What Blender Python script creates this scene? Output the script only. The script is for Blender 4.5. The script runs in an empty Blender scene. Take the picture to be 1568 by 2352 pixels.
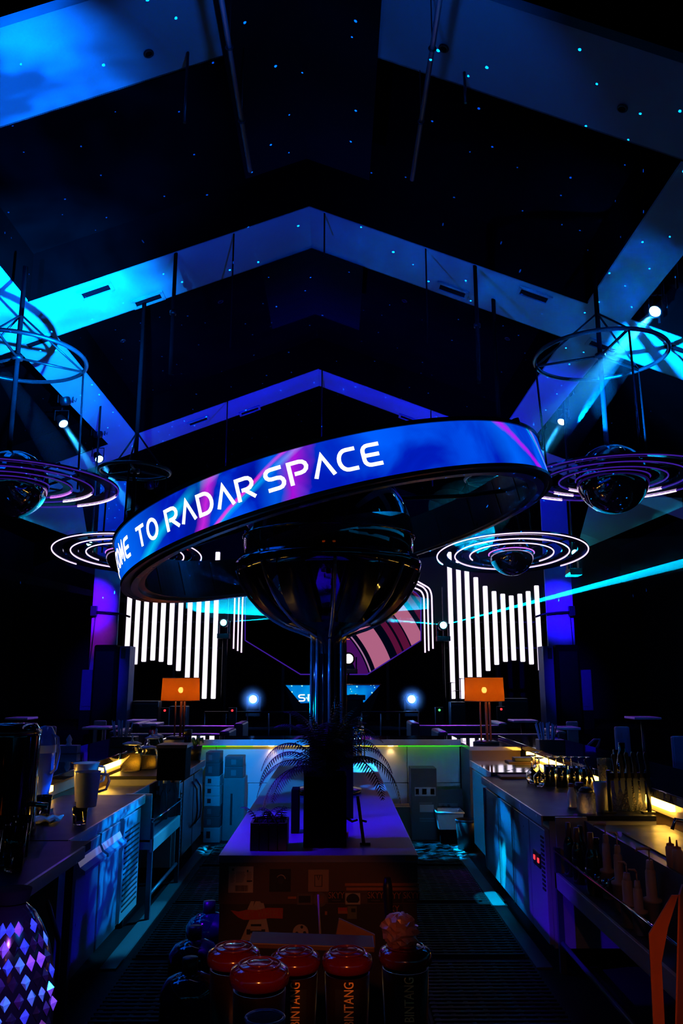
import bpy, math, random
from mathutils import Vector, Matrix, Euler
random.seed(7)
PI = math.pi
sc = bpy.context.scene
COL = sc.collection

# ------------------------------------------------------------------ camera
EYE = Vector((0, 0, 1.75)); TILT = math.radians(11.95); YAW = math.radians(-0.44); FPX = 2352 * 28 / 36
cd = bpy.data.cameras.new('camera'); cam = bpy.data.objects.new('camera', cd); COL.objects.link(cam)
cd.lens = 28; cd.sensor_fit = 'VERTICAL'; cd.sensor_height = 36; cd.clip_start = 0.05; cd.clip_end = 200
cam.location = EYE; cam.rotation_euler = (PI / 2 + TILT, 0, YAW)
sc.camera = cam
CM = Euler((PI / 2 + TILT, 0, YAW)).to_matrix()

# ------------------------------------------------------------------ world and exposure
w = bpy.data.worlds.new('world'); sc.world = w; w.use_nodes = True
w.node_tree.nodes['Background'].inputs[0].default_value = (0.0, 0.0, 0.0, 1)
w.node_tree.nodes['Background'].inputs[1].default_value = 0
sc.view_settings.view_transform = 'Standard'; sc.view_settings.look = 'None'
sc.view_settings.exposure = 0.0; sc.view_settings.gamma = 1.0
sc.view_settings.use_curve_mapping = False
cy = sc.cycles
cy.max_bounces = 6; cy.diffuse_bounces = 2; cy.glossy_bounces = 4; cy.transmission_bounces = 6
cy.transparent_max_bounces = 8; cy.volume_bounces = 0; cy.caustics_reflective = False; cy.caustics_refractive = False
cy.sample_clamp_indirect = 4; cy.sample_clamp_direct = 0

# ------------------------------------------------------------------ room lights
def link(o):
    COL.objects.link(o); return o

def lamp(kind, name, loc, energy, color, target=None, size=60, blend=.3, radius=.05, sx=None, sy=None):
    d = bpy.data.lights.new(name, kind); d.energy = energy; d.color = color
    if kind in ('SPOT', 'POINT'): d.shadow_soft_size = radius
    if kind == 'SPOT': d.spot_size = math.radians(size); d.spot_blend = blend
    if kind == 'AREA':
        d.shape = 'RECTANGLE'; d.size = sx; d.size_y = sy
    o = link(bpy.data.objects.new(name, d)); o.location = loc
    if target is not None:
        o.rotation_euler = (Vector(target) - Vector(loc)).to_track_quat('-Z', 'Y').to_euler()
    return o

def gobo(lo, scale, lo_v, hi_v, detail=2.0, stretch=(1, 1, 1), distortion=0.0, minv=0.0):
    """noise pattern on a lamp, for cloud projectors and added ripple spots"""
    d = lo.data; d.use_nodes = True; nt = d.node_tree; N = nt.nodes; L = nt.links
    em = N['Emission']; tc = N.new('ShaderNodeTexCoord'); mp = N.new('ShaderNodeMapping')
    mp.inputs['Scale'].default_value = stretch
    nz = N.new('ShaderNodeTexNoise'); nz.inputs['Scale'].default_value = scale; nz.inputs['Detail'].default_value = detail
    nz.inputs['Distortion'].default_value = distortion
    mr = N.new('ShaderNodeMapRange'); mr.inputs[1].default_value = lo_v; mr.inputs[2].default_value = hi_v; mr.inputs[3].default_value = minv
    L.new(tc.outputs['Normal'], mp.inputs[0]); L.new(mp.outputs[0], nz.inputs['Vector']); L.new(nz.outputs[0], mr.inputs[0])
    L.new(mr.outputs[0], em.inputs['Strength'])
    return lo

# cloud projectors washing the ceiling strips
gobo(lamp('SPOT', 'cloud_projector', (-3.6, 4.6, 3.6), 30000, (0.0, .12, 1), (-4.6, 7.4, 7.6), 62, .6, .02), 3.4, .40, .66, 3, (1, 1, 1), .5, .12)
gobo(lamp('SPOT', 'cloud_projector', (-2.4, 8.7, 4.9), 24000, (0.0, .20, 1), (-4.9, 11.6, 7.2), 74, .9, .02), 4.5, .30, .58, 3, (1, 1, 1), .5, .3)
gobo(lamp('SPOT', 'cloud_projector_ridge', (-.8, 8.3, 4.8), 750, (0.0, .05, 1), (-.2, 12.6, 9), 110, .8, .02), 2.2, .3, .7, 2, (1, 1, 1), .4, .4)
gobo(lamp('SPOT', 'cloud_projector_right', (3.2, 8.6, 4.3), 3200, (0.0, .09, 1), (3.2, 11.6, 8), 80, .7, .02), 3.2, .36, .66, 3, (1, 1, 1), .4, .3)
lamp('SPOT', 'cyan_projector_right', (3.0, 9.4, 4.9), 16000, (0.0, .22, 1), (5.8, 11.7, 6.6), 46, .35, .02)
gobo(lamp('SPOT', 'strip_projector_far', (-.4, 14.2, 3.6), 6000, (0.0, 0.0, 1), (-.4, 17.8, 8.2), 125, .8, .03), 2.5, .2, .8, 2, (1, 1, 1), .3, .4)
lamp('SPOT', 'side_wash_left', (-3.0, 12.6, 4.2), 1300, (.0, .03, 1), (-5.4, 15.5, 7), 80, .5, .03)
lamp('SPOT', 'side_wash_right', (2.6, 12.6, 4.2), 800, (.01, .01, 1), (4.6, 15.5, 7), 80, .5, .03)
gobo(lamp('SPOT', 'near_wash_right', (2.4, 4.0, 3.6), 150, (0, .1, 1), (2.6, 7.0, 9), 75, .8, .03), 2.6, .42, .62, 1, (1, .35, 1), .2, .12)

# star laser: fine dots thrown on roof and walls
st = lamp('POINT', 'star_laser', (.6, 8.6, 2.45), 1300000, (0.0, .10, 1), radius=0.002)
st.data.use_nodes = True; nt = st.data.node_tree; N = nt.nodes; L = nt.links
tc = N.new('ShaderNodeTexCoord'); sx = N.new('ShaderNodeSeparateXYZ'); L.new(tc.outputs['Normal'], sx.inputs[0])
def mth(op, a, b=None):
    n = N.new('ShaderNodeMath'); n.operation = op
    for i, q in enumerate((a, b)):
        if q is None: continue
        if isinstance(q, (int, float)): n.inputs[i].default_value = q
        else: L.new(q, n.inputs[i])
    return n.outputs[0]
zz = mth('MAXIMUM', mth('ABSOLUTE', sx.outputs[2]), .12); cb = N.new('ShaderNodeCombineXYZ')
L.new(mth('DIVIDE', sx.outputs[0], zz), cb.inputs[0]); L.new(mth('DIVIDE', sx.outputs[1], zz), cb.inputs[1])
vo = N.new('ShaderNodeTexVoronoi'); vo.voronoi_dimensions = '2D'; vo.inputs['Scale'].default_value = 8.5; vo.inputs['Randomness'].default_value = 1
sp = N.new('ShaderNodeSeparateColor'); L.new(cb.outputs[0], vo.inputs['Vector']); L.new(vo.outputs['Color'], sp.inputs[0])
sz = mth('MULTIPLY', sp.outputs[1], .012)
dot = mth('LESS_THAN', vo.outputs['Distance'], mth('ADD', sz, .012)); keep = mth('MULTIPLY', mth('GREATER_THAN', sp.outputs[0], .2), mth('GREATER_THAN', sx.outputs[2], 0.1))
L.new(mth('MULTIPLY', dot, keep), N['Emission'].inputs['Strength'])

# blue wash on the two pillars, violet glow from the stage
lamp('SPOT', 'pillar_wash', (-5.6, 16.5, 4.9), 4200, (.05, 0, 1), (-6.1, 20, 3.6), 22, .9, .05)
lamp('SPOT', 'pillar_violet_left', (-5.0, 17.5, 4.2), 220, (.5, 0, 1), (-5.95, 20, 2.9), 22, 1, .05)
lamp('SPOT', 'pillar_wash', (4.9, 16.5, 4.9), 4200, (.01, 0, 1), (5.6, 20, 3.5), 24, .9, .05)
# cyan key over the bar aisles, plus added ripple spots and warm fills
lamp('SPOT', 'cyan_bar_wall', (-.9, 7.7, 2.2), 420, (0, .27, 1), (-.55, 9.9, .5), 50, .7, .03)
lamp('SPOT', 'cyan_bar_wall', (.9, 7.9, 2.2), 45, (.12, .42, 1), (.9, 9.9, .5), 64, .7, .03)
gobo(lamp('SPOT', 'cyan_aisle', (.2, 6.3, 1.9), 800, (0, .26, 1), (-1.5, 5.75, .84), 32, .7, .01), 11, .44, .60, 3, (1, 1, 2), 2.5, .06)  # added spot: its pattern imitates ripples reflected onto the bin doors
lamp('SPOT', 'blue_aisle_left', (.3, 5.4, 1.6), 22, (0, .07, 1), (-1.5, 5.3, .6), 60, .8, .01)
lamp('SPOT', 'warm_front', (-.1, -.3, 2.15), 95, (1, .2, .03), (-.08, 4.23, .44), 14, .5, .02)  # added spot reinforcing the orange lamps behind the camera
lamp('SPOT', 'warm_front', (.1, -.5, 2.0), 1.1, (1, .2, .03), (.0, 2.0, .9), 50, .8, .02)  # added weak warm fill over the near counter
lamp('SPOT', 'warm_rack', (.3, 1.6, 2.4), 14, (1, .3, .12), (1.55, 3.9, .8), 40, .8, .02)  # added warm fill for the rack bottles, no fitting there
lamp('SPOT', 'warm_card', (.5, -.2, 2.2), 30, (1, .22, .02), (.77, 1.95, 1.05), 12, .8, .02)  # added spot that brightens the menu card
lamp('SPOT', 'cyan_rail_left', (-.1, 7.8, 2.2), 200, (0, .4, 1), (-1.45, 6.9, .5), 42, .5, .01)
gobo(lamp('SPOT', 'cyan_aisle', (-.35, 7.0, 1.6), 420, (0, .27, 1), (1.35, 6.6, .30), 30, .6, .01), 6, .44, .58, 2, (.3, 4, .3), .4, .04)  # added spot imitating ripple caustics on the fridge doors
lamp('SPOT', 'blue_aisle_right', (-.3, 6.4, 1.9), 26, (.02, .12, 1), (1.35, 6.2, .8), 60, .8, .01)
lamp('SPOT', 'cyan_corner_right', (-.2, 7.6, 2.1), 160, (0, .35, 1), (1.45, 8.2, .6), 26, .5, .01)
gobo(lamp('SPOT', 'floor_dapple_right', (.35, 9.5, 3.6), 22000, (0, .4, 1), (.98, 8.85, 0), 15, .6, .01), 30, .48, .58, 1, (1, 2.2, 1), .4, 0)  # added spot, its dapple stands in for caustics on the mats
gobo(lamp('SPOT', 'floor_dapple_left', (-.6, 9.5, 3.6), 12000, (0, .4, 1), (-1.15, 8.95, 0), 10, .6, .01), 30, .48, .58, 1, (1, 2.2, 1), .4, 0)  # added spot, same caustic dapple for the left aisle
lamp('SPOT', 'floor_slit_right', (.9, 5.7, 1.9), 2500, (0, .5, 1), (1.31, 7.0, 0), 9, .3, .01)
# blue on the island, violet sparkle over the bar tops
lamp('SPOT', 'island_blue', (-1.7, 4.4, 2.5), 900, (.06, 0, 1), (-.3, 4.9, .9), 40, .8, .03)
lamp('SPOT', 'island_blue', (1.5, 5.6, 2.5), 420, (.01, 0, 1), (.1, 5.6, .9), 46, .8, .03)
gobo(lamp('SPOT', 'island_cyan_patch', (.9, 10.2, 3.4), 12000, (.02, .5, 1), (.30, 8.35, .9), 13, .4, .01), 22, .42, .56, 2, (1, .3, 1), .5, .05)  # added spot standing in for a reflection on the worn top
lamp('SPOT', 'bar_violet', (-3.4, 11.0, 3.4), 16, (.2, .02, 1), (-2.0, 6.5, 1), 50, .6, .03)
lamp('SPOT', 'bar_violet', (3.4, 11.0, 3.4), 45, (.2, .02, 1), (2.0, 6.5, 1), 50, .6, .03)
lamp('SPOT', 'bar_top_blue_left', (-2.3, 7.2, 3.6), 200, (0, .25, 1), (-2.5, 6.6, 1), 50, .6, .03)
lamp('SPOT', 'bar_top_blue_right', (2.3, 7.6, 3.6), 60, (0, .2, 1), (2.5, 6.4, 1), 60, .6, .03)
lamp('SPOT', 'column_cyan', (-1.2, 8.4, 1.5), 150, (0, .3, 1), (-.1, 6.6, 1.7), 22, .6, .02)
lamp('SPOT', 'column_blue', (-1.9, 4.4, 1.9), 240, (0, .12, 1), (-.05, 6.5, 1.9), 30, .6, .02)  # added spot that draws blue lines along the column ribs

# ------------------------------------------------------------------ pixel to world helpers
def ray(px, py):
    d = CM @ Vector(((px - 784) / FPX, (1176 - py) / FPX, -1)); return d
def atY(px, py, Y):
    d = ray(px, py); return EYE + d * (Y / d.y)
def atZ(px, py, z):
    d = ray(px, py); return EYE + d * ((z - 1.75) / d.z)
def atX(px, py, X):
    d = ray(px, py); return EYE + d * (X / d.x)

# ------------------------------------------------------------------ materials
MATS = {}
def mat(name, color=(.5, .5, .5), rough=.5, metal=0, emit=None, es=0, var=0, vs=8, bump=0, bs=60, trans=0, ior=1.45, alpha=1, coat=0, spec=.5):
    if name in MATS: return MATS[name]
    m = bpy.data.materials.new(name); m.use_nodes = True; nt = m.node_tree; N = nt.nodes; L = nt.links
    b = N['Principled BSDF']
    b.inputs['Base Color'].default_value = (*color, 1); b.inputs['Roughness'].default_value = rough
    b.inputs['Metallic'].default_value = metal; b.inputs['Transmission Weight'].default_value = trans
    b.inputs['IOR'].default_value = ior; b.inputs['Alpha'].default_value = alpha
    b.inputs['Coat Weight'].default_value = coat; b.inputs['Specular IOR Level'].default_value = spec
    if emit:
        b.inputs['Emission Color'].default_value = (*emit, 1); b.inputs['Emission Strength'].default_value = es
    if var or bump:
        tc = N.new('ShaderNodeTexCoord')
    if var:
        nz = N.new('ShaderNodeTexNoise'); nz.inputs['Scale'].default_value = vs; nz.inputs['Detail'].default_value = 5
        cr = N.new('ShaderNodeMix'); cr.data_type = 'RGBA'
        cr.inputs[6].default_value = (*[max(0, c * (1 - var)) for c in color], 1)
        cr.inputs[7].default_value = (*[min(1, c * (1 + var)) for c in color], 1)
        L.new(tc.outputs['Object'], nz.inputs['Vector']); L.new(nz.outputs[0], cr.inputs[0]); L.new(cr.outputs[2], b.inputs['Base Color'])
        rr = N.new('ShaderNodeMapRange'); rr.inputs[3].default_value = max(.01, rough * .8); rr.inputs[4].default_value = min(1, rough * 1.2 + .01)
        L.new(nz.outputs[0], rr.inputs[0]); L.new(rr.outputs[0], b.inputs['Roughness'])
    if bump:
        n2 = N.new('ShaderNodeTexNoise'); n2.inputs['Scale'].default_value = bs; n2.inputs['Detail'].default_value = 3
        bp = N.new('ShaderNodeBump'); bp.inputs['Strength'].default_value = bump; bp.inputs['Distance'].default_value = .01
        L.new(tc.outputs['Object'], n2.inputs['Vector']); L.new(n2.outputs[0], bp.inputs['Height']); L.new(bp.outputs[0], b.inputs['Normal'])
    MATS[name] = m; return m

def emis(name, color, s):
    return mat(name, (.02, .02, .02), .6, emit=color, es=s)

plaster = mat('painted_plaster', (.2, .2, .21), .85, var=.12, vs=1.3, bump=.15, bs=12)
black_roof = mat('black_roof_paint', (.0009, .0009, .001), .9, var=.3, vs=2, spec=0)
black_wall = mat('black_wall_paint', (.005, .005, .006), .85, var=.3, vs=2, spec=0)
duct_black = mat('matt_black_duct', (.003, .003, .004), .95, var=.3, vs=3, spec=0.02)
floor_m = mat('dark_screed', (.006, .006, .007), .5, var=.4, vs=3, bump=.1, bs=30, spec=.12)
rubber = mat('black_rubber', (.006, .006, .007), .5, var=.3, vs=20, spec=.15)
black_metal = mat('black_metal', (.012, .012, .014), .35, metal=.6, var=.2, vs=10)
black_plastic = mat('black_plastic', (.01, .01, .011), .38, var=.2, vs=20)
gloss_black = mat('gloss_black', (.004, .004, .005), .06, coat=1, var=.2, vs=4)
mirror_black = mat('black_mirror_lacquer', (.22, .22, .25), .045, metal=.95, var=.1, vs=2)
steel = mat('brushed_steel', (.4, .41, .43), .3, metal=.35, var=.15, vs=14, bump=.02, bs=40)
steel_dull = mat('dull_steel', (.3, .3, .32), .4, metal=.35, var=.2, vs=9)
chrome = mat('chrome', (.75, .75, .78), .07, metal=1, var=.05, vs=10)
rib_m = mat('lacquered_rib', (.07, .07, .08), .22, coat=.5, var=.2, vs=5)
petal_m = mat('black_petal', (.004, .004, .006), .3, spec=.12, var=.2, vs=5)
column_m = mat('dark_lacquered_column', (.004, .004, .005), .2, metal=.0, spec=.2, coat=.1, var=.2, vs=5)
bar_top = mat('polished_bar_top', (.05, .05, .07), .04, coat=1, var=.3, vs=3)
counter_top_m = mat('dark_counter_top', (.007, .009, .026), .4, var=.4, vs=5, spec=.06)
edge_steel = mat('steel_edge', (.6, .6, .65), .25, metal=.3, var=.1, vs=10)
wood_island = mat('worn_island_top', (.11, .11, .17), .36, spec=.25, var=.45, vs=4, bump=.05, bs=14)
dark_wood = mat('dark_wood', (.045, .022, .014), .5, var=.4, vs=9)
brown_panel = mat('brown_panel', (.16, .09, .06), .6, var=.3, vs=6)
white_panel = mat('white_wall_panel', (.45, .5, .52), .4, var=.08, vs=3)
carton_dark = mat('dark_carton', (.05, .05, .055), .6, var=.2, vs=12)
carton_white = mat('white_carton', (.3, .3, .32), .6, var=.12, vs=12)
carton_grey = mat('grey_carton', (.1, .11, .12), .6, var=.2, vs=12)
print_black = mat('black_print', (.006, .006, .006), .7, var=.2, vs=40)
paper = mat('sticker_paper', (.30, .26, .2), .6, var=.1, vs=40)
paper_red = mat('red_sticker', (.3, .03, .02), .5, var=.2, vs=40)
paper_dim = mat('dim_sticker', (.08, .06, .05), .6, var=.4, vs=60)
paper_green = mat('green_sticker', (.09, .10, .04), .6, var=.3, vs=60)
paper_orange = mat('orange_tape', (.28, .10, .03), .6, var=.2, vs=40)
fabric_dark = mat('dark_leatherette', (.02, .018, .024), .35, var=.3, vs=12)
table_gloss = mat('glossy_table', (.4, .35, .45), .2, var=.3, vs=5)
white_plastic = mat('white_plastic', (.55, .55, .58), .4, var=.08, vs=12)
clear_plastic = mat('frosted_plastic', (.6, .62, .7), .3, trans=.35, var=.05, vs=20)
glass = mat('clear_glass', (.92, .94, 1), .02, trans=1, ior=1.45)
glass_cut = mat('cut_glass', (.9, .9, 1), .05, trans=.9, ior=1.5, bump=.9, bs=90)
blue_plastic = mat('blue_water_bottle', (.004, .01, .035), .08, trans=.2, coat=.5, var=.15, vs=6)
leaf_dark = mat('fern_leaf', (.012, .02, .012), .55, var=.4, vs=20)
leaf_red = mat('reddish_leaf', (.05, .012, .02), .5, var=.4, vs=20)
cap_red = mat('red_plastic_cap', (.09, .003, .003), .16, coat=.6, var=.15, vs=10)
tower_clear = mat('smoked_plastic_tube', (.012, .005, .004), .3, trans=.05, spec=.25, var=.2, vs=8)
label_gold = mat('label_print', (1, .62, .2), .6, var=.1, vs=30)
amber = mat('amber_drink', (.4, .09, .01), .15, trans=.4)
candle_red = mat('red_glass', (.7, .02, .08), .1, trans=.6)
spice = mat('candied_spice', (1, .62, .15), .5, trans=.65, var=.3, vs=50, bump=.6, bs=90)
lid_blue = mat('pale_lid', (.4, .5, .6), .35, var=.1, vs=20)
orange_paper = mat('orange_leaflet', (.6, .14, .03), .6, var=.35, vs=7)
lamp_wood = mat('lamp_post_wood', (.3, .06, .03), .4, var=.3, vs=14)
straw_m = mat('paper_straws', (.3, .34, .45), .6, var=.2, vs=30)
cloth_m = mat('cloth', (.3, .34, .4), .9, var=.15, vs=20)
dark_glass = mat('dark_bottle_glass', (.01, .02, .015), .06, coat=.6, trans=.1)
led_white = emis('white_led_diffuser', (.93, .82, 1), 1.35)
led_warm = emis('warm_led_strip', (1, .52, .06), 20)
led_wb = emis('warm_led_strip_soft', (1, .6, .1), 1.6)
led_yellow = emis('yellow_led_strip', (.75, .85, .02), 1.05)
led_green = emis('green_led_strip', (.05, 1, .01), .95)
neon_white = emis('white_neon', (.9, .62, 1), 1.7)
neon_pink = emis('pink_neon', (.62, .18, 1), 1.3)
neon_violet = emis('violet_neon', (.14, .03, .9), .3)
text_white = emis('lit_lettering', (1, .96, 1), 1.3)
lens_cyan = emis('cyan_lens', (.35, .85, 1), 12)
lens_blue = emis('blue_lens', (.25, .55, 1), 14)
lens_teal = emis('teal_lens', (.2, .95, 1), 14)
red_led = emis('red_indicator', (1, .03, .04), 2.0)
bulb_m = emis('lamp_bulb', (1, .5, .1), 12)
scr_orange = emis('orange_screen_letters', (1, .22, .03), 1)

# ------------------------------------------------------------------ mesh builder
class MB:
    def __init__(s): s.v = []; s.f = []; s.sm = []
    def add(s, vs, fs, smooth=False):
        n = len(s.v); s.v += [tuple(v) for v in vs]; s.f += [tuple(i + n for i in f) for f in fs]; s.sm += [smooth] * len(fs)
        return s
    def box(s, x0, x1, y0, y1, z0, z1):
        x0, x1 = sorted((x0, x1)); y0, y1 = sorted((y0, y1)); z0, z1 = sorted((z0, z1))
        vs = [(x0, y0, z0), (x1, y0, z0), (x1, y1, z0), (x0, y1, z0), (x0, y0, z1), (x1, y0, z1), (x1, y1, z1), (x0, y1, z1)]
        return s.add(vs, [(3, 2, 1, 0), (4, 5, 6, 7), (0, 1, 5, 4), (1, 2, 6, 5), (2, 3, 7, 6), (3, 0, 4, 7)])
    def obox(s, c, size, rot):
        M = Euler(rot).to_matrix(); c = Vector(c); a, b, d = [q / 2 for q in size]
        vs = [c + M @ Vector(p) for p in ((-a, -b, -d), (a, -b, -d), (a, b, -d), (-a, b, -d), (-a, -b, d), (a, -b, d), (a, b, d), (-a, b, d))]
        return s.add(vs, [(3, 2, 1, 0), (4, 5, 6, 7), (0, 1, 5, 4), (1, 2, 6, 5), (2, 3, 7, 6), (3, 0, 4, 7)])
    def cyl(s, p0, p1, r0, r1=None, n=14, caps=True, sm=True):
        p0 = Vector(p0); p1 = Vector(p1); r1 = r0 if r1 is None else r1
        ax = (p1 - p0).normalized(); u = ax.orthogonal().normalized(); v = ax.cross(u)
        ring = [u * math.cos(2 * PI * i / n) + v * math.sin(2 * PI * i / n) for i in range(n)]
        vs = [p0 + q * r0 for q in ring] + [p1 + q * r1 for q in ring]
        s.add(vs, [(i, (i + 1) % n, n + (i + 1) % n, n + i) for i in range(n)], sm)
        if caps:
            k = len(s.v) - 2 * n
            s.f += [tuple(k + i for i in reversed(range(n))), tuple(k + n + i for i in range(n))]; s.sm += [False, False]
        return s
    def lathe(s, prof, c=(0, 0, 0), n=24, a0=0, a1=2 * PI, sm=True, R=None):
        c = Vector(c); full = abs(a1 - a0 - 2 * PI) < 1e-6; m = n if full else n + 1
        vs = []
        for r, z in prof:
            for i in range(m):
                a = a0 + (a1 - a0) * i / n; p = Vector((max(r, 1e-5) * math.cos(a), max(r, 1e-5) * math.sin(a), z))
                if R: p = R @ p
                vs.append(c + p)
        fs = []
        for j in range(len(prof) - 1):
            for i in range(n):
                i2 = (i + 1) % m
                fs.append((j * m + i, j * m + i2, (j + 1) * m + i2, (j + 1) * m + i))
        return s.add(vs, fs, sm)
    def tube(s, pts, r, n=8, closed=False, caps=True):
        pts = [Vector(p) for p in pts]; m = len(pts)
        up = None; rings = []
        for i, p in enumerate(pts):
            a = pts[(i - 1) % m] if (closed or i > 0) else p; b = pts[(i + 1) % m] if (closed or i < m - 1) else p
            t = (b - a).normalized()
            if up is None: up = t.orthogonal().normalized()
            else:
                up = (up - t * up.dot(t))
                up = up.normalized() if up.length > 1e-6 else t.orthogonal().normalized()
            v = t.cross(up); rr = r[i] if isinstance(r, (list, tuple)) else r
            rings.append([p + (up * math.cos(2 * PI * k / n) + v * math.sin(2 * PI * k / n)) * rr for k in range(n)])
        vs = [q for g in rings for q in g]; fs = []
        for j in range(m if closed else m - 1):
            j2 = (j + 1) % m
            for k in range(n):
                k2 = (k + 1) % n; fs.append((j * n + k, j * n + k2, j2 * n + k2, j2 * n + k))
        s.add(vs, fs, True)
        if caps and not closed:
            k0 = len(s.v) - m * n
            s.f += [tuple(k0 + i for i in reversed(range(n))), tuple(k0 + (m - 1) * n + i for i in range(n))]; s.sm += [False, False]
        return s
    def torus(s, c, R, r, n=48, k=8, a0=0, a1=2 * PI, M=None):
        c = Vector(c); full = abs(a1 - a0 - 2 * PI) < 1e-6
        cnt = n if full else n + 1
        P = []
        for i in range(cnt):
            a = a0 + (a1 - a0) * i / n; p = Vector((R * math.cos(a), R * math.sin(a), 0))
            if M: p = M @ p
            P.append(c + p)
        return s.tube(P, r, k, closed=full)
    def prism(s, pts, ext):
        pts = [Vector(p) for p in pts]; e = Vector(ext); n = len(pts)
        vs = pts + [p + e for p in pts]
        fs = [tuple(reversed(range(n))), tuple(range(n, 2 * n))] + [(i, (i + 1) % n, n + (i + 1) % n, n + i) for i in range(n)]
        return s.add(vs, fs)
    def strokes(s, lines, t, fn, th):
        """ribbons along 2D polylines, mapped by fn(u,v,depth)"""
        for ln in lines:
            m = len(ln); L_ = []; R_ = []
            for i in range(m):
                p = Vector(ln[i]); a = Vector(ln[i - 1]) if i > 0 else None; b = Vector(ln[i + 1]) if i < m - 1 else None
                d1 = (p - a).normalized() if a is not None else None; d2 = (b - p).normalized() if b is not None else None
                d1 = d1 or d2; d2 = d2 or d1
                n1 = Vector((-d1.y, d1.x)); n2 = Vector((-d2.y, d2.x)); nn = (n1 + n2)
                nn = nn.normalized() if nn.length > .2 else n1
                k = min(2.2, 1 / max(.35, nn.dot(n1))); L_.append(p + nn * t / 2 * k); R_.append(p - nn * t / 2 * k)
            vs = [fn(*q, 0) for q in L_] + [fn(*q, 0) for q in R_] + [fn(*q, th) for q in L_] + [fn(*q, th) for q in R_]
            fs = []
            for i in range(m - 1):
                fs += [(2 * m + i, 2 * m + i + 1, 3 * m + i + 1, 3 * m + i), (i, i + 1, 2 * m + i + 1, 2 * m + i), (m + i, 3 * m + i, 3 * m + i + 1, m + i + 1)]
            fs += [(0, 2 * m, 3 * m, m), (m - 1, 2 * m - 1, 4 * m - 1, 3 * m - 1)]
            s.add(vs, fs)
        return s
    def build(s, name, m, parent=None, bevel=0, seg=2, label=None, local=False):
        if parent is not None and not local:
            o_ = parent; off = Vector((0, 0, 0))
            while o_ is not None: off += o_.location; o_ = o_.parent
            vs = [(v[0] - off.x, v[1] - off.y, v[2] - off.z) for v in s.v]
        else: vs = s.v
        me = bpy.data.meshes.new(name); me.from_pydata(vs, [], s.f)
        me.polygons.foreach_set('use_smooth', s.sm); me.materials.append(m); me.update()
        o = link(bpy.data.objects.new(name, me)); o.parent = parent
        if bevel:
            b = o.modifiers.new('bevel', 'BEVEL'); b.width = bevel; b.segments = seg; b.limit_method = 'ANGLE'
        if label: o['label'] = label
        return o

def tag(o, label, cat, group=None, kind=None):
    o['label'] = label; o['category'] = cat
    if group: o['group'] = group
    if kind: o['kind'] = kind
    return o
def thing(name, label, cat, loc=(0, 0, 0), rz=0, group=None):
    o = link(bpy.data.objects.new(name, None)); o.location = loc; o.rotation_euler = (0, 0, rz); o.empty_display_size = .1
    return tag(o, label, cat, group)
def struct(o): o['kind'] = 'structure'; return o
def kids(o): return [c for c in bpy.data.objects if c.parent == o]
CH = {}
def dup(root, loc, label, rz=None, group=None, sc_=None):
    def cp(o, par):
        c = o.copy(); COL.objects.link(c); c.parent = par
        for ch in CH.setdefault(o.name, kids(o)): cp(ch, c)
        return c
    r = cp(root, None); r.location = loc; r['label'] = label
    if rz is not None: r.rotation_euler = (0, 0, rz)
    if group: r['group'] = group
    if sc_: r.scale = (sc_, sc_, sc_)
    return r
ORD = ['first', 'second', 'third', 'fourth', 'fifth', 'sixth', 'seventh', 'eighth', 'ninth', 'tenth', 'eleventh', 'twelfth', 'thirteenth', 'fourteenth', 'fifteenth', 'sixteenth']

def text_obj(body, size, m, name, parent, M, ext=.001, align='CENTER'):
    c = bpy.data.curves.new('txt', 'FONT'); c.body = body; c.size = size; c.extrude = ext; c.align_x = align; c.align_y = 'CENTER'; c.resolution_u = 3
    t = bpy.data.objects.new('txt', c); COL.objects.link(t)
    dg = bpy.context.evaluated_depsgraph_get(); me = bpy.data.meshes.new_from_object(t.evaluated_get(dg))
    bpy.data.objects.remove(t); bpy.data.curves.remove(c)
    me.materials.clear(); me.materials.append(m)
    for p in me.polygons: p.material_index = 0
    o = link(bpy.data.objects.new(name, me)); o.parent = parent
    me.transform(M)
    if parent is not None:
        off = Vector((0, 0, 0)); q = parent
        while q is not None: off += q.location; q = q.parent
        me.transform(Matrix.Translation(-off))
    return o
def front(x, y, z, s=(1, 1)):      # text plane facing -Y
    return Matrix.Translation((x, y, z)) @ Matrix.Rotation(PI / 2, 4, 'X') @ Matrix.Diagonal((s[0], s[1], 1, 1))

# ================================================================== ROOM
XL, XR, YB, YN = -9.5, 9.0, 25.0, -5.0
RX, RZ, SL = -.4, 8.75, .385                          # ridge
def roofz(x): return RZ - SL * abs(x - RX)
struct(MB().box(XL - .2, XR + .2, YN - .2, YB + .2, -.2, 0).build('floor', floor_m))
struct(MB().box(XL - .2, XL, YN, YB, 0, roofz(XL) + 1).build('wall_left', black_wall))
struct(MB().box(XR, XR + .2, YN, YB, 0, roofz(XR) + 1).build('wall_right', black_wall))
struct(MB().box(XL, XR, YB, YB + .2, 0, RZ + 1).build('wall_back', black_wall))
struct(MB().box(XL, XR, YN - .2, YN, 0, RZ + 1).build('wall_front', black_wall))

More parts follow.
